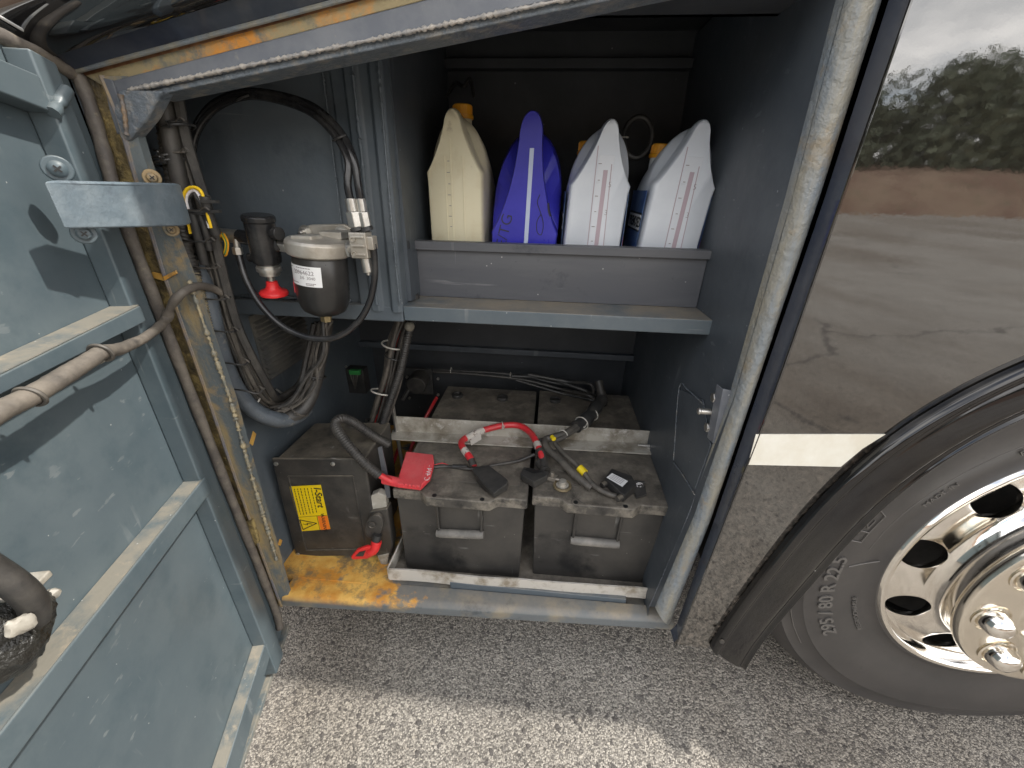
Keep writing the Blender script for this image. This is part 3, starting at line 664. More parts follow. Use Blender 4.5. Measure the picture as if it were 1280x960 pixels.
# dog-leg column with ribs
g = G()
prof = [(-.385, .184), (-.378, .172), (-.355, .170), (-.350, .160), (-.334, .158), (-.328, .166), (-.312, .166), (-.306, .157), (-.292, .156), (-.286, .162), (-.286, .20), (-.385, .20)]
for z in (.905, 1.46):
    for x, y in prof: g.v.append(V((x+.02*(z-.9)*1.0, y, z)))
k = len(prof)
for j in range(k): jj = (j+1) % k; g.f.append((j, jj, k+jj, k+j))
build('column', g, 'weldpaint' if False else 'inner', bus, .003)
weld([V((-.336, .156, .92)), V((-.33, .156, 1.1)), V((-.322, .156, 1.42))], .0028, 'inner')
weld([V((-.288, .153, .92)), V((-.286, .153, 1.1)), V((-.278, .153, 1.42))], .0022, 'inner')
weld([V((-.40, .176, .93)), V((-.392, .176, 1.1)), V((-.38, .176, 1.42))], .0016, 'inner')
g = G(); g.cyl(P(500, 306, .20), P(511, 306, .20), .008, 12); build('panel_stud', g, 'dark', bus)
# shelf
g = G(); g.box((-.287, .165, .886), (.327, .60, .916)); build('shelf', g, 'ledge', bus, .0025)
g = G(); g.box((-.286, .250, .9165), (.311, .258, 1.014)); build('shelf_board', g, 'shelf', bus, .001)
g = G(); g.box((-.290, .240, 1.0145), (.316, .266, 1.032)); build('board_rail', g, 'shelf', bus, .002)
g = G(); g.prism([V((.317, .19, .885)), V((.317, .23, .885)), V((.317, .21, .855))], (.006, 0, 0)); build('shelf_bracket', g, 'ledge', bus)
# louvre on the left wall
lv = thing
LXw = -.6575
q1, q2, q3 = PX(312, 395, LXw), PX(334, 475, LXw), PX(387, 440, LXw)
lz0, lz1, ly0, ly1 = (q2.z+q3.z)/2, q1.z, q2.y, q3.y
fr = G(); fr.box((LXw, ly0-.004, lz0-.004), (LXw+.003, ly1+.004, lz1)); lo = build('louvre_vent', fr, 'louvre', bus)
for k in range(12):
    z = lz0+.006+k*(lz1-lz0-.012)/12
    g = G(); g.prism([V((LXw+.003, ly0+.002, z)), V((LXw+.003, ly1-.002, z)), V((LXw+.011, ly1-.002, z-.005)), V((LXw+.011, ly0+.002, z-.005))], (0, 0, .0035)); build('slat', g, 'louvre', lo)
# ---- striker plate on the right wall
def rwp(px, py, off=0): return PX(px, py, RW-off)
sp = [WP(x, y, .003) for x, y in [(849, 486), (878, 500), (888, 556), (868, 612), (842, 575)]]
g = G(); g.prism(sp, (.0025, 0, 0)); build('cover_plate', g, 'wall', bus, .0008)
weld([WP(x, y, .003) for x, y in [(842, 575), (849, 485), (860, 488), (880, 506)]], .0012, 'weldpaint')
weld([WP(x, y, .003) for x, y in [(842, 578), (855, 596), (868, 618)]], .0013, 'weldpaint')
sk = G(); q = [P(x, y, .026) for x, y in [(904, 486), (921, 490), (911, 556), (891, 554)]]
sk.prism(q, (0, .003, 0)); q2 = [P(x, y, .026) for x, y in [(904, 486), (891, 554), (893, 556), (906, 488)]]; sk.prism(q2, (-.004, .02, 0)); st = build('striker_plate', sk, 'frame', bus, .0015)
for (x, y) in ((890, 497), (882, 534)):
    g = G(); c = P(x, y, .05); g.cyl(c+V((.014, 0, 0)), c+V((0, 0, 0)), .009, 6); g.cyl(c+V((.016, 0, 0)), c+V((.010, 0, 0)), .013, 20); build('bolt', g, 'steel', st, .001)
g = G(); c = P(874, 514, .05); g.cyl(c, c+V((.034, 0, 0)), .0055, 16); g.ell(c, (.004, .0065, .0065)); build('striker_pin', g, 'steel', st)

# ================================================================== DOOR (part of the coach)
def dpoly(lst, n): return [D(x, y, n) for x, y in lst]
n1 = .028
g = G()
pan = [DP(.012, .085), DP(.74, .085), DP(.74, 1.40), DP(.012, 1.262)]
g.prism(pan, DN*-.004); door = build('hatch_door', g, 'door', bus)
g = G(); g.prism([DP(-.006, .07, -.018), DP(.75, .07, -.018), DP(.75, 1.44, -.018), DP(-.006, 1.285, -.018)], DN*-.006); build('outer_skin', g, 'gloss', door)
g = G(); a_, b_ = Dsz(97, 145, n1), Dsz(342, 785, n1); c_, d_ = Dsz(71, 145, n1), Dsz(322, 785, n1)
print('stile s,z', a_, b_, c_, d_, Dsz(195, 519, 0), Dsz(219, 519, n1), Dsz(48, 200, 0))
s_out, s_in = (a_[0]+b_[0])/2, (c_[0]+d_[0])/2
g.hull8([DP(a_[0], 1.255, 0), DP(c_[0], 1.262, 0), DP(d_[0], .095, 0), DP(b_[0], .095, 0)], [DP(a_[0], 1.255, n1), DP(c_[0], 1.262, n1), DP(d_[0], .095, n1), DP(b_[0], .095, n1)])
build('stile', g, 'door', door, .003)
def bar(name, top_px, bot_px, n, s_start, s_end=.735, m='door', topm='dusty'):
    (x0, y0), (x1, y1) = top_px; (u0, v0), (u1, v1) = bot_px
    A0, A1 = Dsz(x0, y0, n), Dsz(x1, y1, n); B0, B1 = Dsz(u0, v0, n), Dsz(u1, v1, n)
    def at(P0, P1, s): return P0[1]+(P1[1]-P0[1])*(s-P0[0])/(P1[0]-P0[0])
    pts = [(s_start, at(A0, A1, s_start)), (s_end, at(A0, A1, s_end)), (s_end, at(B0, B1, s_end)), (s_start, at(B0, B1, s_start))]
    print(name, [(round(a, 3), round(b, 3)) for a, b in pts])
    g = G(); g.hull8([DP(s, z, .0005) for s, z in pts], [DP(s, z, n) for s, z in pts]); r = build(name, g, m, door, .0025)
    if topm:
        g = G(); a, b = pts[0], pts[1]
        g.hull8([DP(a[0], a[1]+.0006, .001), DP(b[0], b[1]+.0006, .001), DP(b[0], b[1]+.0006, n-.002), DP(a[0], a[1]+.0006, n-.002)],
                [DP(a[0], a[1]+.0016, .001), DP(b[0], b[1]+.0016, .001), DP(b[0], b[1]+.0016, n-.002), DP(a[0], a[1]+.0016, n-.002)])
        build('dust_layer', g, topm, door)
    return r
si = c_[0]+.001
bar('top_rail', ((87, 110), (0, 73)), ((64, 140), (0, 115)), n1, si, topm=None)
bar('middle_rail', ((166, 387), (0, 470)), ((170, 408), (0, 494)), .036, si)
bar('lower_rail', ((252, 602), (0, 918)), ((242, 645), (12, 960)), .030, si)
bar('bottom_rail', ((336, 790), (283, 960)), ((346, 790), (300, 960)), .026, si-.02)
g = G(); A0, A1 = Dsz(354, 790, 0), Dsz(308, 935, 0); B0, B1 = Dsz(348, 790, .0), Dsz(296, 960, 0)
print('edge', A0, A1, B0, B1)
g.hull8([DP(-.006, .07, -.017), DP(.74, .07, -.017), DP(.74, .084, -.017), DP(-.006, .084, -.017)], [DP(-.006, .07, .012), DP(.74, .07, .012), DP(.74, .084, .012), DP(-.006, .084, .012)]); build('bottom_edge', g, 'dusty', door, .002)
# weld at the top rail joint, seam gaps
def dweld(pts, r, m='door'):
    g = G(); rn = random.Random(5); g.tube([D(x, y, n) for x, y, n in pts], r, 8, step=r*.8, rfun=lambda l, L, i: r*(1+.25*rn.uniform(-1, 1))); return build('weld_bead', g, m, door, smooth=70)
dweld([(84, 112, n1+.002), (76, 126, n1+.002), (66, 141, n1+.001)], .006)
# gasket: runs along the top and down the hinge side
gk = [D(-60, 20, .0), D(0, 45, .0), D(50, 69, .0), D(88, 90, .002), D(100, 100, .006), D(112, 130, .008), D(127, 180, .008), D(140, 228, .008), D(157, 280, .008), D(190, 366, .008), D(224, 455, .008), D(257, 540, .008), D(292, 630, .008), D(322, 705, .008), D(345, 765, .008), D(350, 785, .008)]
rn = random.Random(2)
g = G(); g.tube(gk, .0085, 12, sub=8, rfun=lambda l, L, i: .0085*(1+.06*math.sin(i*.9))); build('gasket', g, 'seal', door, smooth=60)
g = G(); g.tube([D(-30, 2, .0), D(0, 21, .0), D(60, 56, .0), D(88, 74, .0)], .0018, 6); build('skin_edge', g, surf('painted edge highlight', (.7, .7, .68), .2, coat=1), door)  # highlight on the gloss black skin edge, put in as near-white colour
g = G(); g.prism([D(-60, -10, -.004), D(89, 77, -.004), D(94, 90, -.004), D(-60, 24, -.004)], DN*-.004); build('skin_return', g, 'gloss', door)
# latch with greasy hose, low on the free side
g = G(); c = D(-6, 796, .03); rn = random.Random(4)
g.ell(c, (.034, .040, .036), 40, 28)
for v in g.v: d = mnoise.noise(v*30)*.010+mnoise.noise(v*140)*.0035; v += (v-c).normalized()*d
build('latch_housing', g, 'grease', door, smooth=60)
g = G(); g.obox(D(2, 752, .03), DS*.03, DN*.02, V((0, 0, .004))); build('latch_plate', g, 'bracket', door, .002)
g = G(); g.tube([D(-70, 680, .07), D(-20, 706, .07), D(20, 732, .075), D(40, 752, .07), D(44, 772, .055), D(40, 790, .04)], .011, 12, sub=8); build('latch_hose', g, 'cable', door)
g = G(); c = D(24, 782, .072); g.ell(c, (.005, .009, .010), 14, 10)
for v in g.v: v += (v-c).normalized()*mnoise.noise(v*160)*.005
build('latch_tape', g, 'bracket', door)
g = G(); c = D(62, 744, .045); g.ell(c, (.006, .008, .006), 12, 8)
for v in g.v: v += (v-c).normalized()*mnoise.noise(v*200)*.004
build('latch_tape', g, 'bracket', door)
# hinge arm between door and post
ha = [D(52, 225, .055), D(80, 287, .055), P(229, 283, -.022), P(213, 229, -.022)]
mid_t, mid_b = ha[0].lerp(ha[3], .5)+V((.001, -.002, 0)), ha[1].lerp(ha[2], .5)+V((.001, -.002, 0))
g = G(); bk = V((-.010, .028, 0))
fr_ = [ha[0], ha[1], mid_b, ha[2], ha[3], mid_t]
g.hull8(fr_, [p+bk for p in fr_]); arm = build('hinge_arm', g, surf('hinge arm paint', (.13, .165, .19), .4, c2=(.20, .235, .255), s2=14, c3=(.09, .11, .13), s3=25, bump=.5, bs=55, bd=.004, specks=70), bus, .003)
def lug(px, py, pt, r, m, sm):
    g = G(); c = pt; n_ = (CAM-c).normalized(); n_.z *= .4; n_.normalize()
    g.cyl(c-n_*.012, c, r, 20); build('hinge_lug', g, m, arm, .002)
    g = G(); g.lathe([(r*.62, 0), (r*.62, .002), (r*.45, .0045), (.0005, .0055)], c, n_, 18); scw = build('hinge_screw', g, sm, arm)
    u = n_.orthogonal().normalized(); v_ = n_.cross(u)
    g = G(); g.obox(c+n_*.0052, u*r*.3, v_*r*.06, n_*.0008); g.obox(c+n_*.0053, v_*r*.3, u*r*.06, n_*.0008); build('cross_slot', g, 'ink', arm)
MT['lug'] = surf('weathered lug', (.24, .20, .13), .6, c2=(.34, .24, .12), s2=30, c3=(.15, .15, .13), s3=50, bump=.4)
lug(72, 211, D(72, 211, .05), .0135, 'door', 'door'); lug(105, 293, D(105, 292, .05), .012, 'door', 'door')
lug(190, 222, P(190, 222, -.012), .011, 'lug', 'lug'); lug(215, 287, P(214, 287, -.012), .010, 'lug', 'lug')

# ================================================================== WHEEL
ax = V((0, -1, 0)); C0 = V((WX, 0, WZ))
rim_prof = [(.298, -.006), (.300, .004), (.2965, .010), (.289, .010), (.285, .004), (.283, -.008), (.279, -.016), (.272, -.015), (.255, -.009), (.235, -.003), (.218, .000), (.207, .004), (.200, .012), (.196, .026), (.194, .05),
            (.186, .05), (.188, .02), (.194, .002), (.205, -.008), (.235, -.013), (.255, -.019), (.272, -.027), (.282, -.028), (.29, -.02)]
g = G(); g.lathe([(r, h) for r, h in rim_prof], C0, ax, 96, closed=True)
rimo = build('front_wheel', g, 'chrome', bus, smooth=50)
cut = G()
for k in range(10):
    a = math.radians(-4+36*k); c = C0+V((math.cos(a)*.242, 0, math.sin(a)*.242))
    cut.cyl(c+V((0, .12, 0)), c+V((0, -.06, 0)), .0345, 28)
cu = build('cut', cut, 'chrome'); md = rimo.modifiers.new('b', 'BOOLEAN'); md.object = cu; md.operation = 'DIFFERENCE'; md.solver = 'EXACT'
bv = rimo.modifiers.new('bev', 'BEVEL'); bv.width = .0025; bv.segments = 2; bv.limit_method = 'ANGLE'; bv.angle_limit = rad(50)
dg = bpy.context.evaluated_depsgraph_get(); dg.update(); me = bpy.data.meshes.new_from_object(rimo.evaluated_get(dg)); rimo.modifiers.clear(); rimo.data = me
me.set_sharp_from_angle(angle=rad(35))
bpy.data.objects.remove(cu)
# dark brake drum behind the holes
g = G(); g.lathe([(.27, -.14), (.27, -.10), (.1, -.10)], C0, ax, 48); g.lathe([(.279, -.017), (.279, -.2), (.285, -.2), (.285, -.017)], C0, ax, 64, closed=True); build('brake_drum', g, 'rubber', rimo)
# tyre
tp = [(.292, -.02), (.296, .004), (.303, .006), (.309, .002), (.322, .000), (.345, .006), (.375, .012), (.405, .014), (.425, .0115), (.437, .012), (.440, .0095), (.470, .002), (.478, .003), (.481, -.001), (.492, -.012), (.500, -.022), (.507, -.040), (.512, -.055),
      (.512, -.062), (.500, -.063), (.500, -.073), (.512, -.074), (.512, -.112), (.500, -.113), (.500, -.123), (.512, -.124), (.512, -.17), (.5, -.171), (.5, -.181), (.512, -.182), (.510, -.24), (.49, -.27), (.4, -.28), (.29, -.26)]
g = G(); g.lathe(tp, C0, ax, 160, closed=True); build('tyre', g, 'tyre', rimo, smooth=30)
# hub cover and nuts
hp = [(.186, .02), (.190, .042), (.205, .048), (.213, .054), (.2145, .062), (.211, .069), (.204, .072), (.13, .073), (.126, .075), (.12, .083), (.11, .108), (.095, .116), (.0005, .120)]
g = G(); g.lathe(hp, C0, ax, 80); hub = build('hub_cover', g, 'chrome2', rimo, smooth=40)
for k in range(10):
    a = math.radians(14+36*k); c = C0+V((math.cos(a)*.170, -.041*-1*0, math.sin(a)*.170)); c = c+V((0, .041, 0))
    g = G(); g.lathe([(.0285, .113), (.030, .1155), (.0275, .117), (.0262, .1135), (.0255, .1135)], c, ax, 26); build('nut_collar', g, 'chrome2', rimo, smooth=60)
    g = G(); g.lathe([(.0235, .113), (.0232, .122), (.021, .134), (.016, .141), (.008, .1445), (.0004, .1455)], c, ax, 24); build('wheel_nut', g, 'chrome', rimo, smooth=60)
# sidewall lettering on arcs
def arctext(s, size, r, a_mid, m='tyre', gap=1.0, y0=.013, inward=False, name='tyre_lettering', bold=0):
    # reads clockwise, tops outward
    def warp(c):
        ang = math.radians(a_mid)-c.x/r; R_ = r+c.y
        return V((WX+math.cos(ang)*R_, -(y0+c.z), WZ+math.sin(ang)*R_))
    return text(s, size, m, rimo, None, name=name, ext=.0012, warp=warp, sx=gap, bold=bold)
MT['tyreletter'] = surf('raised rubber lettering', (.105, .098, .09), .5, bump=.2)
arctext('295 / 80 R 22.5', .036, .397, 195, 'tyreletter', gap=1.06, bold=.0006, y0=.0152)
arctext('MADE IN', .012, .334, 150, 'tyreletter', gap=1.3, y0=.0048)
arctext('RADIAL  TUBELESS', .013, .337, 118, 'tyreletter', gap=1.3, y0=.0062)
arctext('REGROOVABLE', .012, .341, 206, 'tyreletter', gap=1.3, y0=.0078)
def arcline(r, a0_, a1_, rr_=.0009, y=.0135, name='moulded_line'):
    g = G(); g.tube([V((WX+math.cos(math.radians(a0_+(a1_-a0_)*k/12))*r, -y, WZ+math.sin(math.radians(a0_+(a1_-a0_)*k/12))*r)) for k in range(13)], rr_, 6, sub=2); return build(name, g, 'tyreletter', rimo)
# outlined badge after the size marking
def rp(r, a, y=.0142): return V((WX+math.cos(math.radians(a))*r, -y, WZ+math.sin(math.radians(a))*r))
g = G()
for (ra, aa, rb, ab) in ((.382, 172, .382, 162), (.412, 172, .412, 166), (.382, 172, .412, 172), (.382, 162, .396, 161), (.396, 161, .416, 162), (.416, 162, .414, 166), (.382, 168.3, .412, 168.3), (.390, 167, .408, 164), (.408, 167, .408, 164), (.390, 167, .390, 164)):
    g.tube([rp(ra, aa), rp((ra+rb)/2, (aa+ab)/2), rp(rb, ab)], .0011, 6, sub=3)
build('moulded_badge', g, 'tyreletter', rimo)
arcline(.352, 100, 175, .0005, .0075); arcline(.458, 120, 215, .001, .0065)
g = G(); g.tube([rp(.374, 182, .0125), rp(.35, 181.3, .0078), rp(.316, 180.5, .002)], .0012, 6, sub=3); g.tube([rp(.43, 122, .0125), rp(.39, 121, .014), rp(.35, 120, .008)], .0010, 6, sub=3); build('moulded_line', g, 'tyreletter', rimo)

# ================================================================== BATTERIES
TZ = .490
def battery(x0, x1, yf, yb, label, dz=0, hrot=0, tz=TZ):
    cx = (x0+x1)/2
    t = thing('truck_battery', (cx, (yf+yb)/2, .238), label, 'battery', 'truck batteries side by side in the tray')
    g = G(); g.hull8([V((x0+.012, yf-.010, .234)), V((x1-.012, yf-.010, .234)), V((x1-.012, yb-.008, .236)), V((x0+.012, yb-.008, .236))],
                     [V((x0+.006, yf+.004, tz-.028)), V((x1-.006, yf+.004, tz-.028)), V((x1-.006, yb-.005, tz-.028)), V((x0+.006, yb-.005, tz-.028))])
    cs = build('case', g, 'battcase', t, .004)
    # recessed front panel rib under the lid
    g = G(); 
    for sx in (-.058, .058): g = G(); g.obox((cx+sx, yf+.0045, .36), (.0018, 0, 0), (0, .002, 0), (0, 0, .095)); build('case_rib', g, 'battcase', t, .001)
    g = G(); w_ = .078
    ol = [V((x0, yf, 0)), V((cx-w_-.014, yf, 0)), V((cx-w_+.004, yf-.016, 0)), V((cx+w_-.004, yf-.016, 0)), V((cx+w_+.014, yf, 0)), V((x1, yf, 0)), V((x1, yb, 0)), V((x0, yb, 0))]
    g.prism([p+V((0, 0, tz-.028)) for p in ol], (0, 0, .028)); build('lid', g, 'battlid', t, .0035)
    g = G()      # knurled edge strip with two holes
    for k in range(26): xx = cx-.045+k*.0036; g.box((xx, yf-.0105, tz+.0002), (xx+.0018, yf-.0065, tz+.0014))
    build('knurled_strip', g, 'battlid', t)
    for s in (-1, 1):
        g = G(); g.cyl((cx+s*.056, yf-.008, tz-.004), (cx+s*.056, yf-.008, tz+.0008), .0055, 14); build('handle_hole', g, 'ink', t)
    zr = tz-.115+dz
    for s in (-1, 1):
        g = G(); hx = cx+s*.052; g.tube([(hx, yf-.010, tz-.026), (hx+s*.001, yf-.007, tz-.07), (hx, yf-.008, zr+s*hrot)], .0032, 8); build('handle_rod', g, 'battcase', t)
    g = G(); a, b = V((cx-.058, yf-.009, zr-hrot)), V((cx+.058, yf-.009, zr+hrot)); g.tube([a, (a+b)/2, b], .0105, 14, sub=6, rfun=lambda l, L, i: .0105 if .03 < l/L < .97 else .0088); build('handle_grip', g, 'grip', t, smooth=50)
    # filler plugs at the rear
    for k in range(2):
        px = (x0+.052+k*.155) if x0 < -.1 else (x0+.055+k*.155)
        g = G(); g.lathe([(.019, 0), (.019, .009), (.0175, .011), (.014, .011), (.0135, .006), (.0005, .006)], (px, yb-.075, tz), (0, 0, 1), 20); build('filler_plug', g, 'rubber', t, smooth=30)
    # terminal wells / low domes on the lid
    for (dx, dy, r_) in ((.06, .10, .026), (-.085, .12, .024)):
        g = G(); g.lathe([(r_, 0), (r_*.95, .003), (r_*.55, .006), (.0005, .0065)], (cx+dx, yf+dy, tz), (0, 0, 1), 24); build('lid_boss', g, 'battlid', t, smooth=50)
    # shallow raised field on the lid
    g = G(); g.prism([V((x0+.02, yf+.045, tz+.0003)), V((x1-.02, yf+.045, tz+.0003)), V((x1-.02, yf+.19, tz+.0003)), V((x0+.02, yf+.19, tz+.0003))], (0, 0, .0016)); build('lid_field', g, 'battlid', t, .001)
    return t
b1 = battery(-.337, -.017, .105, .655, 'left truck battery under the red cable with the red terminal cover on its corner', hrot=.004)
b2 = battery(-.007, .306, .120, .665, 'right truck battery carrying the small black sensor box', dz=-.004)
# tray
t = thing('battery_tray', (-.01, .3, .22), 'white edged steel tray under the two truck batteries', 'tray')
fl = [PZ(487, 722, .228), PZ(820, 746, .228)]
ya, yb2 = .083, .094
ta, tb = P(487, 725, .058), P(820, 750, .068); 
print('tray', ta, tb)
ha_, hb_ = P(487, 712, .058).z-ta.z, P(820, 738, .068).z-tb.z
g = G(); pts_t = []; pts_b = []
for k in range(15):
    t_ = k/14; p = ta.lerp(tb, t_)+V((0, mnoise.noise(V((t_*4, 0, 0)))*.004, mnoise.noise(V((t_*5, 3, 0)))*.003)); h = ha_+(hb_-ha_)*t_
    pts_b.append(p); pts_t.append(p+V((0, 0, h+mnoise.noise(V((t_*9, 7, 0)))*.002)))
o = len(g.v); g.v += pts_b+pts_t+[p+V((0, .004, 0)) for p in pts_b]+[p+V((0, .004, 0)) for p in pts_t]; k = 15
for i in range(14): g.f += [(i, i+1, k+i+1, k+i), (2*k+i, 3*k+i, 3*k+i+1, 2*k+i+1), (k+i, k+i+1, 3*k+i+1, 3*k+i), (i, 2*k+i, 2*k+i+1, i+1)]
g.f += [(0, k, 3*k, 2*k), (k-1, 2*k-1, 4*k-1, 3*k-1)]
build('front_lip', g, 'tray', t)
g = G(); g.hull8([ta+V((0, .003, .001)), tb+V((0, .003, .001)), V((.31, .68, .232)), V((-.36, .68, .232))], [ta+V((0, .003, .0035)), tb+V((0, .003, .0035)), V((.31, .68, .2345)), V((-.36, .68, .2345))]); build('tray_plate', g, 'battlid', t)
g = G(); e = ta+V((0, .002, ha_)); g.hull8([ta+V((0, .002, 0)), e, V((-.346, .10, .29)), V((-.346, .20, .29)), V((-.346, .30, .24))], [p+V((-.0035, 0, 0)) for p in (ta+V((0, .002, 0)), e, V((-.346, .10, .29)), V((-.346, .20, .29)), V((-.346, .30, .24)))]); build('side_flange', g, 'tray', t)
# hold-down bracket
t = thing('hold_down_bracket', (-.06, .37, .49), 'dirty white angle bar clamped across the tops of both batteries', 'bracket')
zb = TZ+.003
f0, f1 = PZ(486, 550, zb), PZ(817, 569, zb); r0, r1 = PZ(492, 540, zb), PZ(817, 556, zb)
g = G(); g.prism([f0, f1, r1, r0], (0, 0, .004)); build('flat_flange', g, 'bracket', t, .0008)
up0 = P(498, 521, r0.y).z-r0.z; up1 = P(812, 539, r1.y).z-r1.z
g = G(); lst = [r0+V((.004, 0, .002)), r1+V((0, 0, .002)), r1+V((0, 0, up1*.55)), r1+V((-.008, 0, up1)), r0+V((.012, 0, up0)), r0+V((.006, 0, up0*.5))]; g.prism(lst, (0, .004, 0)); build('upright_flange', g, 'bracket', t, .0008)
c = (r1+f1)/2+V((-.014, 0, .006)); g = G(); g.cyl(c, c+V((0, 0, .006)), .009, 6); g.cyl(c+V((-.03, 0, .006)), c+V((.006, 0, .006)), .004, 10); build('bracket_bolt', g, 'steel', t)
# peeled white paint marks
# threaded rod
t = thing('threaded_rod', PZ(505, 600, .25), 'thin zinc threaded rod standing left of the red terminal cover', 'rod')
rt, rb_ = P(491, 508, r0.y), P(506, 590, r0.y)
g = G(); rb_.z = .24; rb_.x = P(504, 580, r0.y).x; g.tube([rt, (rt+rb_)/2, rb_], .0055, 10, step=.0012, rfun=lambda l, L, i: .0052+.0004*(i % 2)); build('rod', g, 'steel', t, smooth=70)
c = P(494, 541, r0.y-.001); g = G(); g.cyl(c-V((0, 0, .004)), c+V((0, 0, .006)), .010, 6); g.cyl(c-V((0, 0, .007)), c-V((0, 0, .004)), .013, 20); build('nut', g, 'steel', t)

# ================================================================== CONTROL BOX
t = thing('control_box', (-.51, .2, zf), 'dusty black plastic electronics box with a yellow warning sticker', 'box')
YB = .125
fc = [P(343, 572, YB), P(457, 572, YB), P(474, 690, YB), P(373, 692, YB)]
dpt = V((.0, .17, .0))
g = G(); g.hull8([p+(sum(fc, V())/4-p)*.02 for p in fc], [p+dpt+(sum(fc, V())/4-p)*.04 for p in fc]); build('housing', g, 'plastic', t, .006)
ce = sum(fc, V())/4
def fpt(u, v, dy=0): return (fc[0]*(1-u)*(1-v)+fc[1]*u*(1-v)+fc[2]*u*v+fc[3]*(1-u)*v)+V((0, dy, 0))
g = G(); g.prism([fpt(-.01, -.01, -.001), fpt(1.01, -.01, -.001), fpt(1.01, 1.01, -.001), fpt(-.01, 1.01, -.001)], (0, -.008, 0)); build('cover', g, 'plastic', t, .004)
def frame_rib(u0, v0, u1, v1, th):
    g = G(); pts = [fpt(u0, v0, -.0095), fpt(u1, v0, -.0095), fpt(u1, v1, -.0095), fpt(u0, v1, -.0095)]
    for i in range(4): g.tube([pts[i], pts[(i+1) % 4]], th, 8)
    return g
build('cover_rib', frame_rib(.14, .15, .86, .93, .0022), 'plastic', t, smooth=60)
for (u, v) in ((.035, .035), (.66, .035), (.025, .975), (.97, .975)):
    g = G(); c = fpt(u, v, -.009); g.lathe([(.0055, 0), (.0055, .002), (.003, .003), (.0004, .0032)], c, (0, -1, 0), 14); build('cover_screw', g, 'steel', t)
g = G(); g.prism([P(x, y, .125) for x, y in [(472, 560), (477, 558), (486, 600), (488, 622), (483, 622)]], (0, .003, 0)); build('side_plate', g, 'shelf', t)
# sticker
stp = [P(362, 608, YB-.0096), P(401, 606, YB-.0096), P(413, 661, YB-.0096), P(376, 664, YB-.0096)]
def spt(u, v, dy=0): return (stp[0]*(1-u)*(1-v)+stp[1]*u*(1-v)+stp[2]*u*v+stp[3]*(1-u)*v)+V((0, dy, 0))
g = G(); g.prism([spt(0, 0), spt(1, 0), spt(1, 1), spt(0, 1)], (0, -.0006, 0)); stk = build('warning_sticker', g, 'yellow', t)
g = G(); g.prism([spt(.68, .68, -.0007), spt(1, .68, -.0007), spt(1, 1, -.0007), spt(.68, 1, -.0007)], (0, -.0004, 0)); build('orange_field', g, 'orange', stk)
dwn = (stp[3]-stp[0]).normalized(); lft = (stp[0]-stp[1]).normalized()
def stext(s, size, u, v, m='ink', bold=0): return text(s, size, m, stk, basis(spt(u, v, -.0013), dwn, -lft), ext=.0002, bold=bold, name='sticker_lettering')
stext('I-Start', .026, .86, .27, bold=.0003); stext('WARNING', .0135, .84, .84)
g = G()
for k, u in enumerate((.14, .24, .34, .46, .56, .68)):
    v = .05
    while v < .6:
        ln = random.uniform(.02, .06); a, b = spt(u, v, -.0008), spt(u, min(v+ln, .62), -.0008); g.obox((a+b)/2, (b-a)/2, lft*.0009, (0, .0002, 0)); v += ln+.015
g.obox(spt(.5, .67, -.0008), (spt(1, .67)-spt(0, .67))/2, dwn*.0004, (0, .0002, 0)); g.obox(spt(.66, .83, -.0012), (spt(0, 1)-spt(0, .67))/2, lft*.0004, (0, .0002, 0))
build('fine_print', g, 'ink', stk)
g = G(); tri = [spt(.07, .73, -.001), spt(.10, .96, -.001), spt(.6, .84, -.001)]
for i in range(3): a, b = tri[i], tri[(i+1) % 3]; g.obox((a+b)/2, (b-a)/2, (b-a).cross(V((0, 1, 0))).normalized()*.0011, (0, .0003, 0))
zz = [spt(.14, .83, -.001), spt(.30, .86, -.001), spt(.28, .82, -.001), spt(.45, .85, -.001)]
for i in range(3): a, b = zz[i], zz[i+1]; g.obox((a+b)/2, (b-a)/2, (b-a).cross(V((0, 1, 0))).normalized()*.0008, (0, .0003, 0))
build('hazard_triangle', g, 'ink', stk)
# thick corrugated hose from the box to the red cover
t = thing('corrugated_hose', P(475, 545, .2), 'black corrugated hose bending over the electronics box to the red cover', 'hose')
ch = [P(486, 556, .21), P(466, 544, .195), P(442, 528, .18), P(427, 523, .160), P(419, 530, .14), P(425, 543, .118), P(440, 562, .104), P(458, 581, .100), P(474, 594, .102)]
g = G(); g.tube(ch, .0105, 14, sub=30, step=.0011, rfun=lambda l, L, i: .0098+(.0016 if (l % .0055) > .0026 else 0)); build('corrugated_sleeve', g, 'cable', t, smooth=80)
g = G(); g.tube([P(470, 591, .102), P(482, 598, .108), P(492, 603, .112)], .0075, 12); build('red_core', g, 'redcable', t)
# red cover
t = thing('terminal_cover', PZ(520, 595, TZ+.01), 'bright red terminal cover with white handwriting on the left battery', 'cover')
zc = TZ+.012
rc = [PZ(x, y, zc) for x, y in [(508, 569), (542, 573), (543, 584), (538, 602), (526, 614), (496, 610)]]
g = G(); g.prism(rc, (0, 0, .014)); build('cover_shell', g, 'redcover', t, .004)
g = G(); a, b = PZ(480, 599, zc+.004), PZ(502, 604, zc+.004); g.tube([a, (a+b)/2, b], .0115, 14); build('cover_sleeve', g, 'redcover', t)
g = G(); 
for k in range(5): p = PZ(512+k*5, 574.5+k*.6, zc+.0145); g.obox(p, (.001, 0, 0), (0, .005, 0), (0, 0, .0006)); p = PZ(505+k*5, 606+k*.6, zc+.0145); g.obox(p, (.001, 0, 0), (0, .005, 0), (0, 0, .0006))
a, b = PZ(532, 573, zc+.0143), PZ(525, 612, zc+.0143); g.obox((a+b)/2, (b-a)/2, (.0008, 0, 0), (0, 0, .0006)); build('moulded_ribs', g, 'redcover', t)
a, b = PZ(531, 607, zc+.0148), PZ(539, 576, zc+.0148)
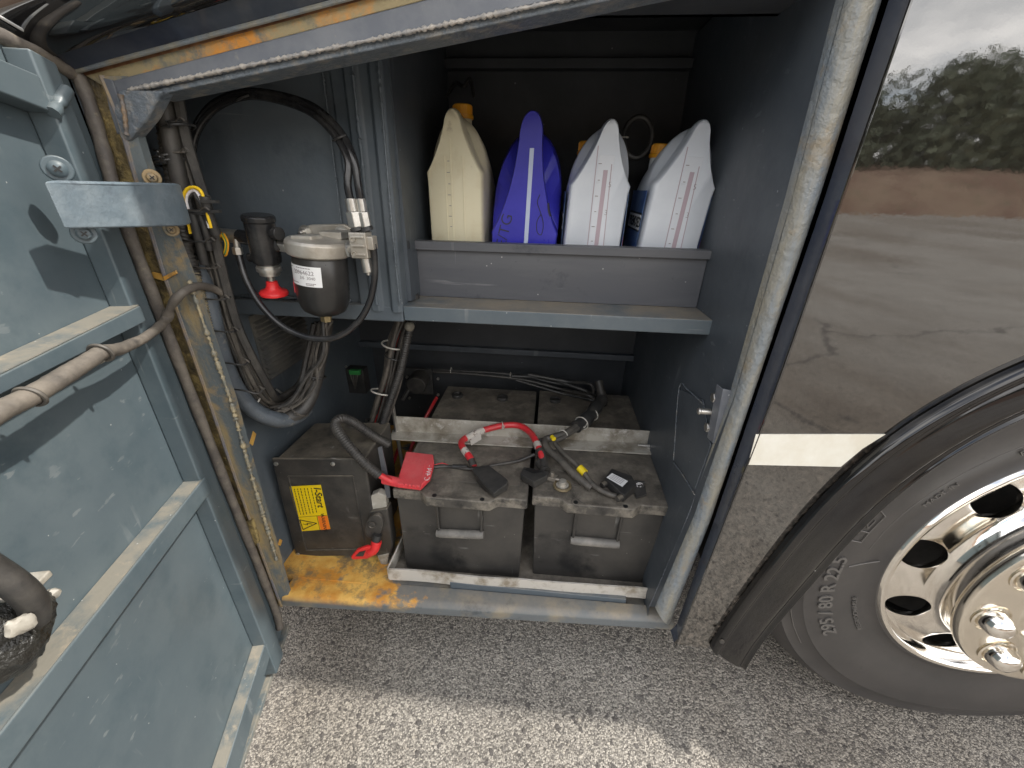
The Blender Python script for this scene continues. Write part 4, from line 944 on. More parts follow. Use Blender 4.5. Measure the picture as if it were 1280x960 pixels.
text('C 4V4 -', .018, 'whiteink', t, basis((a+b)/2, b-a, (a-b).cross(V((0, 0, 1)))*-1), ext=.0002, name='handwriting', bold=-.0002)

# ================================================================== ISOLATOR SWITCH
t = thing('isolator_switch', P(465, 690, .10), 'battery isolator switch with a red key lever beside the left battery', 'switch')
Ys = .10
g = G(); g.prism([P(463, 620, Ys+.02), P(472, 616, Ys+.02), P(482, 620, Ys+.02), P(484, 645, Ys+.02), P(462, 645, Ys+.02)], (0, .02, 0)); build('switch_bracket', g, 'bracket', t, .003)
g = G(); g.prism([P(471, 695, Ys+.01), P(486, 692, Ys+.01), P(484, 707, Ys+.01), P(476, 706, Ys+.01)], (0, .02, 0)); build('switch_bracket', g, 'bracket', t, .003)
g = G(); g.prism([P(461, 640, Ys+.012), P(484, 636, Ys+.012), P(491, 680, Ys+.012), P(488, 697, Ys+.012), P(470, 696, Ys+.012), P(459, 668, Ys+.012)], (0, .03, 0)); build('switch_body', g, 'plastic', t, .005)
g = G(); ov = []
cc = P(467, 660, Ys)
for k in range(20): a = 2*math.pi*k/20; ov.append(P(467+11.5*math.cos(a)-2.5*math.sin(a), 659+15*math.sin(a), Ys))
g.prism(ov, (0, .012, 0)); build('switch_plate', g, 'plastic', t, .003)
g = G(); c = P(465, 656, Ys-.002); g.lathe([(.010, 0), (.010, .003), (.007, .004), (.006, .002), (.0005, .002)], c, (0, -1, 0), 20); build('centre_screw', g, 'plastic', t)
g = G(); g.tube([P(472, 668, Ys-.004), P(470, 676, Ys-.010)], .011, 14); build('shaft', g, 'rubber', t)
g = G(); g.tube([P(471, 676, Ys-.010), P(468, 686, Ys-.018), P(461, 691, Ys-.022)], .0115, 14, rfun=lambda l, L, i: .0135-.003*l/L)
kp = [P(x, y, Ys-.024) for x, y in [(438, 697), (446, 687), (458, 683), (470, 684), (470, 694), (459, 699), (441, 700)]]
g.prism(kp, (0, .007, 0)); build('red_key', g, 'red', t, .003)
g = G(); g.prism([P(x, y, Ys-.0255) for x, y in [(444, 695.5), (449, 690.5), (457, 688.5), (454, 695.5)]], (0, .0015, 0)); build('key_slot', g, 'rubber', t)

# ================================================================== CABLES ON THE BATTERIES
def cap_cover(name, label, pts_base, pts_top, z0, z1, open_=False):
    t = thing(name, PZ(*pts_base[0], z0), label, 'cover')
    g = G(); g.hull8([PZ(x, y, z0) for x, y in pts_base], [PZ(x, y, z1) for x, y in pts_top]); build('cover_shell', g, 'rubber', t, .0025); return t
z0 = TZ+.004
t = cap_cover('terminal_boot', 'black rubber terminal boot lying at the lower end of the red cable', [(591, 590), (612, 584), (636, 605), (634, 613), (618, 623), (600, 609)], [(589, 586), (611, 581), (635, 600), (633, 605), (617, 617), (600, 600)], z0, z0+.024)
t = cap_cover('terminal_boot', 'open black terminal boot beside the copper clamp between the batteries', [(651, 600), (654, 590), (688, 595), (686, 600), (668, 611)], [(650, 592), (655, 583), (686, 589), (685, 594), (667, 603)], z0, z0+.022)
g = G(); g.prism([PZ(x, y, z0+.0222) for x, y in [(655, 587), (660, 585), (680, 590), (668, 592)]], (0, 0, .0006)); build('opening', g, 'ink', t)
# red cable
t = thing('red_battery_cable', PZ(640, 545, TZ), 'thick red battery cable arching from one battery to the other', 'cable')
def hz(px, py, z): return PZ(px, py, z)
rcp = [hz(592, 583, z0+.016), hz(588, 573, .52), hz(580, 562, .528), hz(577, 553, .531), hz(585, 546, .533), hz(604, 538, .535), hz(628, 532, .538), hz(648, 532, .538), hz(662, 540, .536), hz(670, 552, .533), hz(676, 567, .525), hz(680, 580, .512)]
g = G(); g.tube(rcp, .0088, 14, sub=8); build('red_sheath', g, 'redcable', t, smooth=60)
g = G(); g.tube([rcp[0], rcp[0].lerp(rcp[1], .8)], .0095, 12); build('heat_shrink', g, 'cable', t)
g = G(); g.tube([hz(674, 562, .528), hz(678, 572, .518), hz(681, 586, .508)], .0115, 14); g.tube([hz(674, 578, .508), hz(683, 589, .503)], .0125, 14); build('heat_shrink', g, 'cable', t)
MT['wrap'] = surf('dirty white label wrap', (.5, .46, .41), .55, c2=(.25, .2, .17), s2=90, t2=(.56, .64), bump=.2)
g = G(); g.tube([rcp[4].lerp(rcp[3], .3)+V((0, 0, -.001)), rcp[4].lerp(rcp[5], .35), rcp[5]], .0105, 12, sub=5); build('wrap_label', g, 'wrap', t)
g = G(); g.prism([hz(586, 545, .537), hz(601, 539, .541), hz(602, 549, .53), hz(589, 557, .526)], (0, 0, .001)); build('label_flag', g, 'wrap', t)
g = G(); g.tube([rcp[1].lerp(rcp[2], .45), rcp[2]], .0098, 12); g.tube([hz(671, 554, .532), hz(673, 560, .529)], .0098, 12); build('wrap_label', g, 'wrap', t)
def tie(path_c, direction, r, parent, m='tie', name='cable_tie', th=.0016, tail=0):
    d = V(direction).normalized(); u = d.orthogonal().normalized(); b = d.cross(u); c = V(path_c)
    pts = [c+u*math.cos(a)*r+b*math.sin(a)*r for a in [2*math.pi*k/16 for k in range(17)]]
    g = G(); g.tube(pts, th, 6, sub=2, cap=False)
    if tail: h = c+V((.3, -1, 0)).normalized()*r; g.obox(h, (.003, 0, 0), (0, .002, 0), (0, 0, .0025)); g.tube([h, h+V((.002, -.006, .004)), h+V((.006, -.010, tail))], .0012, 5)
    return build(name, g, m, parent)
tie(hz(628, 532, .538), rcp[7]-rcp[5], .0105, t, tail=.012)
# grey pair with sleeve
t = thing('grey_cable_pair', PZ(700, 560, TZ), 'two dusty grey cables with a yellow tape band and black sleeve on right battery', 'cable')
zc_ = .535
sl_ = [hz(752, 500, .56), hz(743, 512, .556), hz(733, 524, .552), hz(720, 534, .548)]
g = G(); g.tube(sl_, .017, 14, sub=6, rfun=lambda l, L, i: .0185-.002*math.sin(l*90)); build('foam_sleeve', g, 'rubber', t)
g = G(); g.tube([hz(728, 528, .552), hz(708, 541, .545), hz(690, 547, .54), hz(682, 550, .536), hz(684, 560, .53), hz(700, 575, .522), hz(716, 591, .514), hz(730, 603, .506), hz(739, 610, .50)], .0095, 14, sub=8); build('thick_cable', g, 'cable2', t, smooth=60)
g = G(); g.tube([hz(726, 533, .55), hz(706, 546, .542), hz(694, 552, .537), hz(700, 562, .53), hz(714, 575, .525), hz(728, 588, .519), hz(737, 601, .51), hz(748, 611, .505), hz(760, 617, .502), hz(770, 620, .5)], .0062, 12, sub=8); build('thin_cable', g, 'cable2', t, smooth=60)
g = G(); g.tube([hz(724, 584.5, .522), hz(731, 591.5, .517)], .0098, 12); build('yellow_band', g, 'ytape', t)
g = G(); g.tube([hz(690, 546, .549), hz(692.5, 549, .549)], .006, 10); build('yellow_band', g, 'ytape', t)
tie(hz(704, 543, .544), sl_[3]-sl_[1], .013, t); tie(hz(727, 529, .55), sl_[3]-sl_[1], .0195, t, tail=.02); tie(hz(740, 518, .55), sl_[3]-sl_[1], .0185, t)
g = G(); g.tube([hz(686, 548, .53), hz(672, 552, .53), hz(668, 560, .52)], .006, 10); build('thin_cable', g, 'cable', t)
# thin lead lying across the left battery
t = thing('thin_lead', PZ(600, 580, TZ), 'thin dark lead lying flat across the left battery lid behind the black boot', 'cable')
g = G(); g.tube([hz(541, 584, TZ+.008), hz(560, 583, TZ+.006), hz(590, 586, TZ+.010), hz(620, 581, TZ+.007), hz(648, 576, TZ+.009), hz(668, 568, TZ+.02)], .0042, 10, sub=8); build('lead', g, 'cable', t)
g = G(); g.tube([hz(543, 581, TZ+.01), hz(553, 579, TZ+.01), hz(562, 582, TZ+.008)], .0012, 6); build('bare_wire', g, 'redcable', t)
g = G(); g.tube([hz(566, 583, TZ+.008), hz(584, 584, TZ+.009)], .006, 10); build('splice_sleeve', g, 'rubber', t)
# terminal clamp
t = thing('terminal_clamp', PZ(705, 610, TZ), 'dull brass terminal clamp with bolt at the left edge of the right battery', 'clamp')
c = hz(703, 606, TZ+.006); g = G(); g.lathe([(.015, 0), (.015, .005), (.010, .006), (.009, .016), (.0005, .017)], c-V((0, 0, .004)), (0, 0, 1), 20); build('post', g, 'alu', t)
g = G(); ring = [c+V((math.cos(a)*.019, math.sin(a)*.019, -.002)) for a in [2*math.pi*k/14 for k in range(15)]]; g.tube(ring, .0035, 8, sub=3, cap=False); build('clamp_ring', g, surf('dirty brass', (.25, .2, .12), .5, metal=.5, bump=.4), t)
g = G(); c2 = hz(690, 597, TZ+.012); g.obox(c2, (.010, -.003, 0), (.004, .008, 0), (0, 0, .005)); g.cyl(c2+V((0, 0, .004)), c2+V((0, 0, .016)), .0055, 6); g.cyl(c2+V((-.012, .0, 0)), c2+V((.018, -.006, 0)), .004, 10); build('clamp_bolt', g, surf('dirty steel', (.3, .27, .23), .45, metal=.6, bump=.3), t, .001)
g = G(); g.tube([hz(716, 610, .5), hz(719, 618, .496), hz(714, 628, .494), hz(724, 634, .493)], .0006, 5); g.tube([hz(712, 612, .5), hz(722, 624, .496), hz(731, 630, .494)], .0006, 5); build('loose_strand', g, 'cable', t)
# sensor
t = thing('sensor_box', PZ(780, 610, TZ), 'small black sensor box with a white label at the right end of the battery', 'sensor')
zq = TZ+.002
q0 = [PZ(x, y, zq) for x, y in [(753, 604), (762, 592), (792, 600), (806, 612), (800, 622), (781, 628)]]
g = G(); g.prism([PZ(x, y, zq) for x, y in [(755, 606), (763, 594), (788, 603), (794, 615), (779, 628), (774, 625)]], (0, 0, .022)); build('sensor_body', g, 'rubber', t, .002)
g = G(); g.prism([PZ(x, y, zq) for x, y in [(789, 607), (806, 610), (808, 620), (795, 624)]], (0, 0, .006)); build('mounting_foot', g, 'rubber', t, .001)
g = G(); lb = [PZ(x, y, zq+.0226) for x, y in [(758, 597), (765, 591.5), (785, 601.5), (778, 608.5)]]; g.prism(lb, (0, 0, .0005)); build('sensor_label', g, 'label', t)
g = G()
for k in range(4):
    a = lb[0].lerp(lb[1], .2+.2*k).lerp(lb[3].lerp(lb[2], .2+.2*k), .12); b = lb[0].lerp(lb[1], .2+.2*k).lerp(lb[3].lerp(lb[2], .2+.2*k), .85)-V((0, 0, 0)); g.obox((a+b)/2+V((0, 0, .0008)), (b-a)/2, (b-a).cross(V((0, 0, 1))).normalized()*.0006, (0, 0, .0002))
build('fine_print', g, 'greyink', t)
for k in range(2):
    c = PZ(758-k*1.5, 604+k*0+k*12, zq+.008) if k == 0 else PZ(777, 621, zq+.012)
    g = G(); g.cyl(c, c+V((-.012, -.010, 0)), .007, 12); build('plug', g, 'plastic', t, .001)
c = PZ(799, 607, zq+.010)
for k, r_ in enumerate((.0085, .005)):
    g = G(); g.tube([c+V((math.cos(a)*r_, 0.0, math.sin(a)*r_)) for a in [rad(40+k*20)+rad(280)*i/14 for i in range(15)]], .0008, 5, sub=2); build('white_mark', g, 'whiteink', t)
g = G(); g.obox(c+V((0, .004, -.001)), (.012, 0, 0), (0, .003, 0), (0, 0, .011)); build('mark_plate', g, 'rubber', t, .001)

# ================================================================== REAR HARNESS AND RECESS PARTS
t = thing('rear_harness', P(700, 480, .6), 'thin black cables strung along the rear wall behind the batteries', 'cable')
zw = .66
for k, pts in enumerate(([(505, 462), (560, 463), (640, 468), (690, 478), (728, 487), (745, 498)], [(505, 464), (570, 466), (650, 474), (700, 486), (735, 494), (750, 505)], [(640, 470), (685, 473), (733, 489), (748, 494), (746, 508)], [(645, 475), (700, 491), (740, 500), (752, 508)], [(660, 468), (710, 477), (738, 480), (742, 492)])):
    g = G(); g.tube([P(x, y, zw-.01*k+.00) if x < 735 else P(x, y, .58) for x, y in pts], .0042+.0012*(k % 3), 8, sub=6); build('cable', g, 'rubber' if k != 1 else 'cable', t)
for x, y in ((564, 463), (638, 469)): tie(P(x, y, .655), (1, 0, 0), .010, t)
g = G(); c = P(745, 490, .58); g.tube([P(748, 476, .60), P(752, 492, .58), P(755, 500, .565)], .014, 12); build('taped_bundle', g, 'cable', t)
t = thing('relay_motor', P(524, 478, .62), 'round black motor on a plate with bolts behind the left battery', 'motor')
g = G(); c = P(522, 478, .60); g.obox(P(524, 476, .64), (.05, 0, 0), (0, .006, 0), (0, 0, .05)); build('base_plate', g, 'rubber', t, .003)
g = G(); g.cyl(c+V((0, .04, 0)), c+V((0, -.02, -.005)), .033, 28); build('motor_can', g, 'cable', t, .003)
for x, y in ((509, 471), (548, 473), (548, 493), (512, 497)):
    p = P(x, y, .628); g = G(); g.cyl(p, p+V((0, -.006, 0)), .005, 6); build('bolt', g, 'steel', t)
g = G(); g.tube([P(503, 500, .58), P(508, 492, .59), P(512, 484, .60)], .007, 8); build('pigtail', g, 'cable', t)
t = thing('green_connector', P(443, 468, .60), 'green plug in a dark junction box behind the cable bundle', 'connector')
g = G(); g.obox(P(446, 474, .58), (.036, 0, 0), (0, .02, 0), (0, 0, .045)); build('junction_box', g, 'rubber', t, .003)
g = G(); g.obox(P(444, 465, .556), (.018, 0, 0), (0, .008, 0), (0, 0, .008)); build('plug', g, 'green', t, .002)
g = G()
for k in range(4): g.tube([P(438+k*3, 468, .55), P(441+k*1.5, 478, .545), P(444, 486, .55)], .002, 6)
build('wire', g, 'cable2', t)
for x, y in ((431, 458), (429, 473)):
    p = P(x+2, y, .56); g = G(); g.cyl(p, p+V((0, -.004, 0)), .004, 6); build('bolt', g, 'steel', t)

# ================================================================== MIDDLE CABLE BUNDLE
t = thing('hanging_harness', P(480, 470, .35), 'hanging bundle of black and red cables right of the vent', 'cable bundle')
rn = random.Random(11)
for k in range(16):
    off = (k % 4-1.5)*5.5+rn.uniform(-1.5, 1.5); dy = (k//4)*.012
    m = 'cable' if k % 3 else 'cable2'; r_ = rn.choice([.0035, .0045, .006])
    if k in (5, 9): m, r_ = 'redcable', .0042
    pts = [(507+off*.9, 398), (497+off+rn.uniform(-3, 3), 430), (489+off+rn.uniform(-3, 3), 470), (478+off+rn.uniform(-2, 2), 510), (468+off*.9, 545), (462+off, 570)]
    g = G(); g.tube([P(x, y, .30+dy) for x, y in pts], r_, 8, sub=6); build('cable', g, m, t)
g = G(); g.tube([P(515, 398, .30), P(508, 430, .29), P(500, 465, .29), P(488, 500, .29), P(478, 530, .29)], .010, 12, step=.0014, rfun=lambda l, L, i: .0085+(.0015 if (l % .006) > .003 else 0)); build('corrugated_sleeve', g, 'rubber', t, smooth=80)
g = G(); g.ell(P(512, 408, .285), (.012, .012, .012)); build('foam_lump', g, 'dusty', t)
for (x, y, r_, m) in ((492, 431, .028, 'tie'), (479, 490, .030, 'tie'), (493, 445, .024, 'rubber'), (470, 527, .026, 'rubber')):
    c = P(x, y, .315); pts = []
    for k in range(17):
        a = 2*math.pi*k/16; pts.append(c+V((math.cos(a)*r_, math.sin(a)*r_*.9, -math.cos(a)*.006-(.008 if y > 480 else 0)*math.sin(a))))
    g = G(); g.tube(pts, .0022, 6, sub=3, cap=False); build('cable_tie', g, m, t)
t = thing('red_lead_pair', P(510, 520, .45), 'red leads dropping beside the rod behind the left battery', 'cable')
g = G(); g.tube([P(546, 497, .60), P(536, 515, .55), P(520, 545, .50), P(508, 575, .45)], .006, 8); g.tube([P(498, 560, .4), P(490, 585, .38), P(486, 600, .36)], .005, 8); build('red_lead', g, 'redcable', t)

# ================================================================== LEFT WIRING TRUNK
t = thing('wiring_trunk', P(330, 520, .2), 'thick trunk of dusty cables curving down the left side of the hatch', 'cable bundle')
rn = random.Random(21)
base = [(205, 105, .060), (216, 180, .062), (232, 260, .064), (248, 330, .066), (268, 400, .068), (288, 455, .075), (312, 500, .095), (345, 522, .14), (375, 512, .18), (392, 480, .23), (402, 445, .26), (410, 405, .28)]
def path(off, dY, j=2.2):
    out = []
    for i, (x, y, Y) in enumerate(base):
        nx_, ny_ = (1, 0) if i < 5 else ((.85, -.5) if i < 7 else ((0, -1) if i == 7 else ((-.6, -.8) if i == 8 else (-1, -.1))))
        sc_ = 1 if 1 < i < 9 else .55
        out.append(P(x+nx_*off*sc_+rn.uniform(-j, j), y+ny_*off*sc_*.8+rn.uniform(-j, j), Y+dY+.003))
    return out
for k in range(32):
    off = -7+(k % 8)*5.0+rn.uniform(-2, 2); dY = (k//8)*.008-.004
    r_ = rn.choice([.0025, .0035, .0045, .0065, .008]); m = rn.choice(['cable', 'cable', 'cable2', 'rubber'])
    g = G(); g.tube(path(off, dY), r_, 8, sub=6); build('cable', g, m, t)
g = G(); g.tube([P(x, y, Y) for x, y, Y in ((243, 318, .075), (250, 345, .060), (260, 380, .046), (272, 430, .044), (290, 478, .055), (316, 511, .075), (348, 525, .105), (370, 521, .14), (384, 509, .165))], .0165, 18, sub=8); build('painted_hose', g, 'paintedhose', t, smooth=60)
g = G(); g.tube([P(x, y, Y) for x, y, Y in ((203, 120, .055), (211, 180, .055), (222, 250, .052), (232, 310, .045), (241, 345, .035))], .014, 18, step=.0016, rfun=lambda l, L, i: .0115+(.0014 if (l % .0065) > .0032 else 0)+.0012*mnoise.noise(V((l*25, 1, 1)))); build('taped_sleeve', g, 'cable', t, smooth=80)
g = G(); g.tube([P(x, y, Y) for x, y, Y in ((240, 340, .036), (247, 365, .030), (257, 405, .028), (268, 450, .028), (281, 500, .028))], .011, 18, step=.0012, rfun=lambda l, L, i: .0095+(.0016 if (l % .0048) > .0024 else 0)); build('corrugated_sleeve', g, 'braid', t, smooth=80)
g = G(); g.tube([P(x, y, .05) for x, y in ((200, 112), (212, 170), (222, 215), (230, 255))], .012, 12); build('taped_bundle', g, 'cable', t)
for (x, y, Y, r_, d, m) in ((214, 197, .10, .030, (.2, 0, -1), 'rubber'), (216, 203, .10, .030, (.2, 0, -1), 'rubber'), (222, 160, .10, .026, (.2, 0, -1), 'rubber'), (240, 328, .10, .031, (.2, 0, -1), 'cable2'), (262, 412, .105, .026, (.3, .1, -1), 'rubber'), (272, 446, .11, .026, (.4, .1, -1), 'cable2'), (288, 478, .12, .026, (.6, .2, -1), 'rubber'), (322, 507, .14, .025, (1, .3, -.6), 'tie'), (374, 512, .18, .025, (.6, .3, .7), 'cable2'), (395, 470, .23, .024, (.2, .3, 1), 'rubber'), (346, 522, .16, .026, (1, .4, 0), 'cable2')):
    tie(P(x, y, max(.03, Y-.04)), d, r_*.86, t, m, th=.0018, tail=.006)
g = G(); g.tube([P(360, 523, .125), P(380, 510, .155), P(393, 482, .19), (P(401, 445, .215)), P(409, 400, .235)], .0135, 14, sub=8, rfun=lambda l, L, i: .0178-.006*l/L+.0012*mnoise.noise(V((l*60, 2, 2)))); build('taped_bundle', g, 'cable', t)
g = G(); g.tube([P(345, 486, .2), P(362, 499, .21)], .0025, 6); build('stay_wire', g, 'steel', t)
# many thin strands at the lower bend
for k in range(14):
    j1, j2, j3, j4 = (rn.uniform(-9, 9) for _ in range(4)); zz = rn.uniform(-.02, .02)
    g = G(); g.tube([P(340+rn.uniform(-12, 20), 512+j1*.6, .12+zz*.5), P(368+j1, 505+j2*.8, .15+zz), P(388+j3, 478+j2, .185+zz), P(399+j4, 443, .21+zz), P(408+j2*.9, 400, .23+zz)], rn.choice([.002, .0028, .0038]), 6, sub=5); build('cable', g, rn.choice(['cable2', 'cable', 'rubber']), t)
for (x, y, sl_) in ((236, 262, 6), (243, 300, 5), (250, 333, 6), (261, 372, 8), (272, 412, 10), (286, 452, 14), (304, 486, 20), (205, 150, 5), (211, 188, 6)):
    Yt = .032 if y > 200 else .044
    g = G(); g.tube([P(x-20, y-2, Yt+.03), P(x-17, y, Yt+.010), P(x, y+2, Yt-.002), P(x+18, y+sl_*.3, Yt+.004), P(x+27, y-1, Yt+.025)], .0017, 6, sub=5); build('cable_tie', g, rn.choice(['rubber', 'cable2', 'rubber']), t)
    g = G(); g.tube([P(x+14, y+2, Yt), P(x+20, y-3, Yt-.004), P(x+26, y+1, Yt-.003)], .0012, 5); build('tie_tail', g, 'cable2', t)
# loop of coloured wires
t = thing('wire_loop', P(240, 250, .07), 'yellow and white wires looped beside the hinge arm', 'wire')
for k, (m, d_) in enumerate((('wyellow', 0), ('wwhite', 4), ('rubber', 7), ('wyellow', 1.6))):
    Y = .036 + k*.003
    g = G(); g.tube([P(238+d_*.6, 292, Y), P(233+d_, 268, Y), P(229+d_, 250, Y), P(233+d_*.8, 237+d_, Y), P(243, 234+d_, Y), P(252-d_*.8, 240+d_, Y), P(256-d_*.6, 256, Y), P(264-d_*.5, 285, Y)], .0022 if m != 'rubber' else .003, 8, sub=8); build('wire', g, m, t)
g = G(); g.tube([P(239, 262, .036), P(246, 290, .038), P(256, 330, .045)], .0065, 10); g.tube([P(247, 262, .042), P(256, 285, .044), P(262, 312, .05)], .0055, 10); build('sheath', g, 'rubber', t)
g = G(); g.tube([P(256, 245, .04), P(262, 270, .042), P(270, 292, .05)], .0075, 10); build('sheath', g, 'rubber', t)
for x, y in ((245, 266), (262, 252), (265, 264)): g = G(); g.obox(P(x, y, .034), (.014, 0, 0), (0, .003, 0), (0, 0, .0022)); build('clip', g, 'rubber', t)
for k, m in enumerate(('wyellow', 'wgreen', 'cap')):
    g = G(); g.tube([P(268+k*4, 290, .08), P(267+k*3, 305, .08), P(272+k*3, 318, .08), P(279+k*2, 318, .08), P(282+k*1.5, 304, .08), P(276+k*2, 292, .082)], .0016, 6, sub=6); build('wire', g, m, t)

# ================================================================== DOOR CONDUIT
t = thing('door_conduit', D(60, 480, .05), 'dusty taped cable conduit crossing from the door to the hatch', 'conduit')
dn = .052
cpts = [D(-80, 565, dn), D(-30, 535, dn), D(0, 514, dn), D(40, 494, dn), D(80, 470, dn), D(112, 450, dn), D(128, 440, dn), D(150, 436, dn-.005), D(178, 424, .040)]
c2p = [D(178, 424, .040), D(196, 411, .036), P(208, 398, -.030), P(215, 381, -.030), P(228, 366, -.022), P(246, 358, .01), P(264, 360, .045), P(282, 368, .07)]
rn = random.Random(8)
g = G(); g.tube(cpts, .009, 14, sub=10, rfun=lambda l, L, i: .0096-.003*min(1, max(0, (l/L-.5)*2))+.0003*rn.uniform(-1, 1)); build('conduit_sleeve', g, 'tape', t, smooth=60)
g = G(); g.tube(c2p, .0065, 12, sub=10, rfun=lambda l, L, i: .0066+.0016*math.sin(l*150)*math.exp(-((l/L-.38)*6)**2)+.0002*rn.uniform(-1, 1)); build('taped_tail', g, 'tape', t, smooth=60)
for (x, y) in ((126, 441), (38, 496)):
    tie(D(x, y, dn), DS+V((0, 0, -.3)), .0115, t, 'cable2', th=.0022)
    g = G(); g.obox(D(x+1, y+9, dn-.004), DS*.007, DN*.003, (0, 0, .003)); build('clip', g, 'dusty', t, .001)

# ================================================================== FUEL FILTER
t = thing('fuel_filter', P(405, 320, .11), 'black canister fuel filter with cast head and white label', 'filter')
YF = .10
fx = P(402, 330, YF); 
zt = fx.z; px_m = 1/((P(1, 330, YF)-P(0, 330, YF)).length)
r_c = .0455; tilt = V((.03, 0, 1)).normalized()
cb = P(407, 390, YF); ct = P(400, 322, YF)
axis = (ct-cb); Lc = axis.length
g = G(); g.lathe([(.008, -.006), (.026, -.001), (.037, .006), (.042, .016), (r_c-.001, .03), (r_c, Lc*.5), (r_c, Lc), (r_c-.004, Lc+.006)], cb, axis, 48); build('canister', g, 'canister', t, smooth=50)
g = G(); g.lathe([(.010, -.018), (.011, -.006), (.013, -.004), (.013, .004)], cb, axis, 6); build('drain_plug', g, 'brass', t, .001)
hc = ct+axis.normalized()*.004
g = G(); g.lathe([(.046, 0), (.052, .003), (.0535, .009), (.0535, .022), (.050, .027), (.03, .031), (.0005, .033)], hc, axis, 56); g.obox(hc+V((-.005, -.02, .031)), (.018, 0, 0), (.004, .012, 0), (0, 0, .004)); g.obox(hc+V((.02, .03, .032)), (.02, 0, 0), (0, .02, 0), (0, 0, .006)); build('filter_head', g, 'alu', t, .0015, smooth=45)
g = G(); bp = [P(374, 293, .172), P(378, 283, .172), P(388, 281, .172), P(430, 280, .172), P(440, 286, .172), P(440, 300, .172), P(425, 304, .172), P(392, 304, .172)]; g.prism(bp, (0, .01, 0)); build('mounting_plate', g, 'alu', t, .003)
for x, y in ((382, 290), (427, 291)):
    p = P(x, y, .170); g = G(); g.lathe([(.0125, 0), (.0125, .002), (.0085, .002)], p, (0, -1, 0), 24); build('washer', g, 'steel', t)
    g = G(); g.cyl(p+V((0, -.002, 0)), p+V((0, -.010, 0)), .0085, 6); g.lathe([(.0045, .01), (.0045, .018), (.0030, .020), (.0004, .0205)], p, (0, -1, 0), 12); build('bolt', g, 'steel', t, .0008)
# label wrapped on the canister
u0 = axis.normalized(); e1 = V((1, 0, 0)); e1 = (e1-u0*e1.dot(u0)).normalized(); e2 = u0.cross(e1)      # e2 points into bus
def can(theta, h, r=r_c+.0006): return cb+u0*h+e1*(math.sin(theta)*r)-e2*(math.cos(theta)*r)
g = G(); th0, th1 = -.98, .50; hb0, hb1 = Lc*.58, Lc*.92
k = 14
for i in range(k+1):
    th = th0+(th1-th0)*i/k
    g.v += [can(th, hb0), can(th, hb1)]
for i in range(k): g.f.append((2*i, 2*i+2, 2*i+3, 2*i+1))
lab = build('filter_label', g, 'label', t, smooth=80)
def canwarp(th_c, h_c):
    return lambda c: can(th_c+c.x/r_c, h_c+c.y, r_c+.0009+c.z)
hh = hb1-hb0
text('BEHR FILTER', .0040, 'greyink', lab, None, ext=.0001, warp=canwarp(-.36, hb1-hh*.12), name='label_lettering') if False else None
text('20964622', .0098, 'greyink', lab, None, ext=.0001, warp=canwarp(-.18, hb1-hh*.33), name='label_lettering')
text('3/6  3040', .0072, 'greyink', lab, None, ext=.0001, warp=canwarp(-.02, hb1-hh*.58), name='label_lettering')
g = G()
for (h_, a, b) in ((.10, -.45, .15), (.84, -.08, .30), (.91, -.08, .22), (.12, -.94, -.70), (.86, -.80, -.40)):
    for i in range(6): p, q = can(a+(b-a)*i/6, hb1-hh*h_, r_c+.001), can(a+(b-a)*(i+.8)/6, hb1-hh*h_, r_c+.001); g.obox((p+q)/2, (q-p)/2, u0*.0006, e2*.0001)
build('fine_print', g, 'greyink', lab)
g = G(); p, q = can(-.92, hb0+hh*.10, r_c+.001), can(-.86, hb0+hh*.10, r_c+.001); g.obox((p+q)/2, (q-p)/2, u0*.003, e2*.0002); build('red_logo', g, 'redink', lab)
text('filters', .0062, 'ink', lab, None, ext=.0001, warp=canwarp(-.70, hb0+hh*.12), name='label_lettering') if False else None
g = G(); p, q = can(-1.02, hb0-.001, r_c+.0005), can(-1.02, hb0-.02, r_c+.0005); g.obox((p+q)/2, (q-p)/2, e1*.001, e2*.0005); build('red_stripe', g, 'redink', t)
# valve block on the right with fittings
g = G(); vb = P(452, 306, YF-.005)
g.obox(vb, (.015, 0, 0), (0, .014, 0), (0, 0, .021)); g.obox(vb+V((.015, 0, .004)), (.010, 0, 0), (0, .010, 0), (0, 0, .011)); 
for dz in (-.014, .0, .014): g.obox(vb+V((0, -.015, dz)), (.012, 0, 0), (0, .002, 0), (0, 0, .0025))
build('valve_block', g, 'alu', t, .002)
for x, y in ((441, 299), (443, 317)):
    p = P(x, y, YF-.020); g = G(); g.lathe([(.0045, 0), (.0045, .003), (.0028, .003), (.0028, .0005), (.0004, .0005)], p, (0, -1, 0), 14); build('block_boss', g, 'alu', t)
g = G(); g.cyl(P(432, 312, YF), vb, .010, 16); g.cyl(P(436, 312, YF), P(439, 312, YF), .014, 6); build('union', g, 'steel', t)
g = G(); p = vb+V((.003, 0, -.02)); g.cyl(p, p+V((.002, 0, -.026)), .0085, 18); g.cyl(p+V((.002, 0, -.026)), p+V((.002, 0, -.031)), .004, 10); build('lower_fitting', g, 'steel', t, .001)
for k, (dx, s_) in enumerate(((-.003, 1.0), (.012, .85))):
    p = vb+V((dx, .004*k, .022)); g = G(); g.cyl(p, p+V((-.002, 0, .006)), .011, 16); build('black_seal_ring', g, 'rubber', t)
    g = G(); g.cyl(p+V((-.002, 0, .006)), p+V((-.004, 0, .030)), .0125*s_, 6); build('hex_nut', g, 'steel', t, .0015)
    g = G(); g.cyl(p+V((-.004, 0, .030)), p+V((-.005, 0, .050)), .0092*s_, 20); build('ferrule', g, 'steel', t, .001)
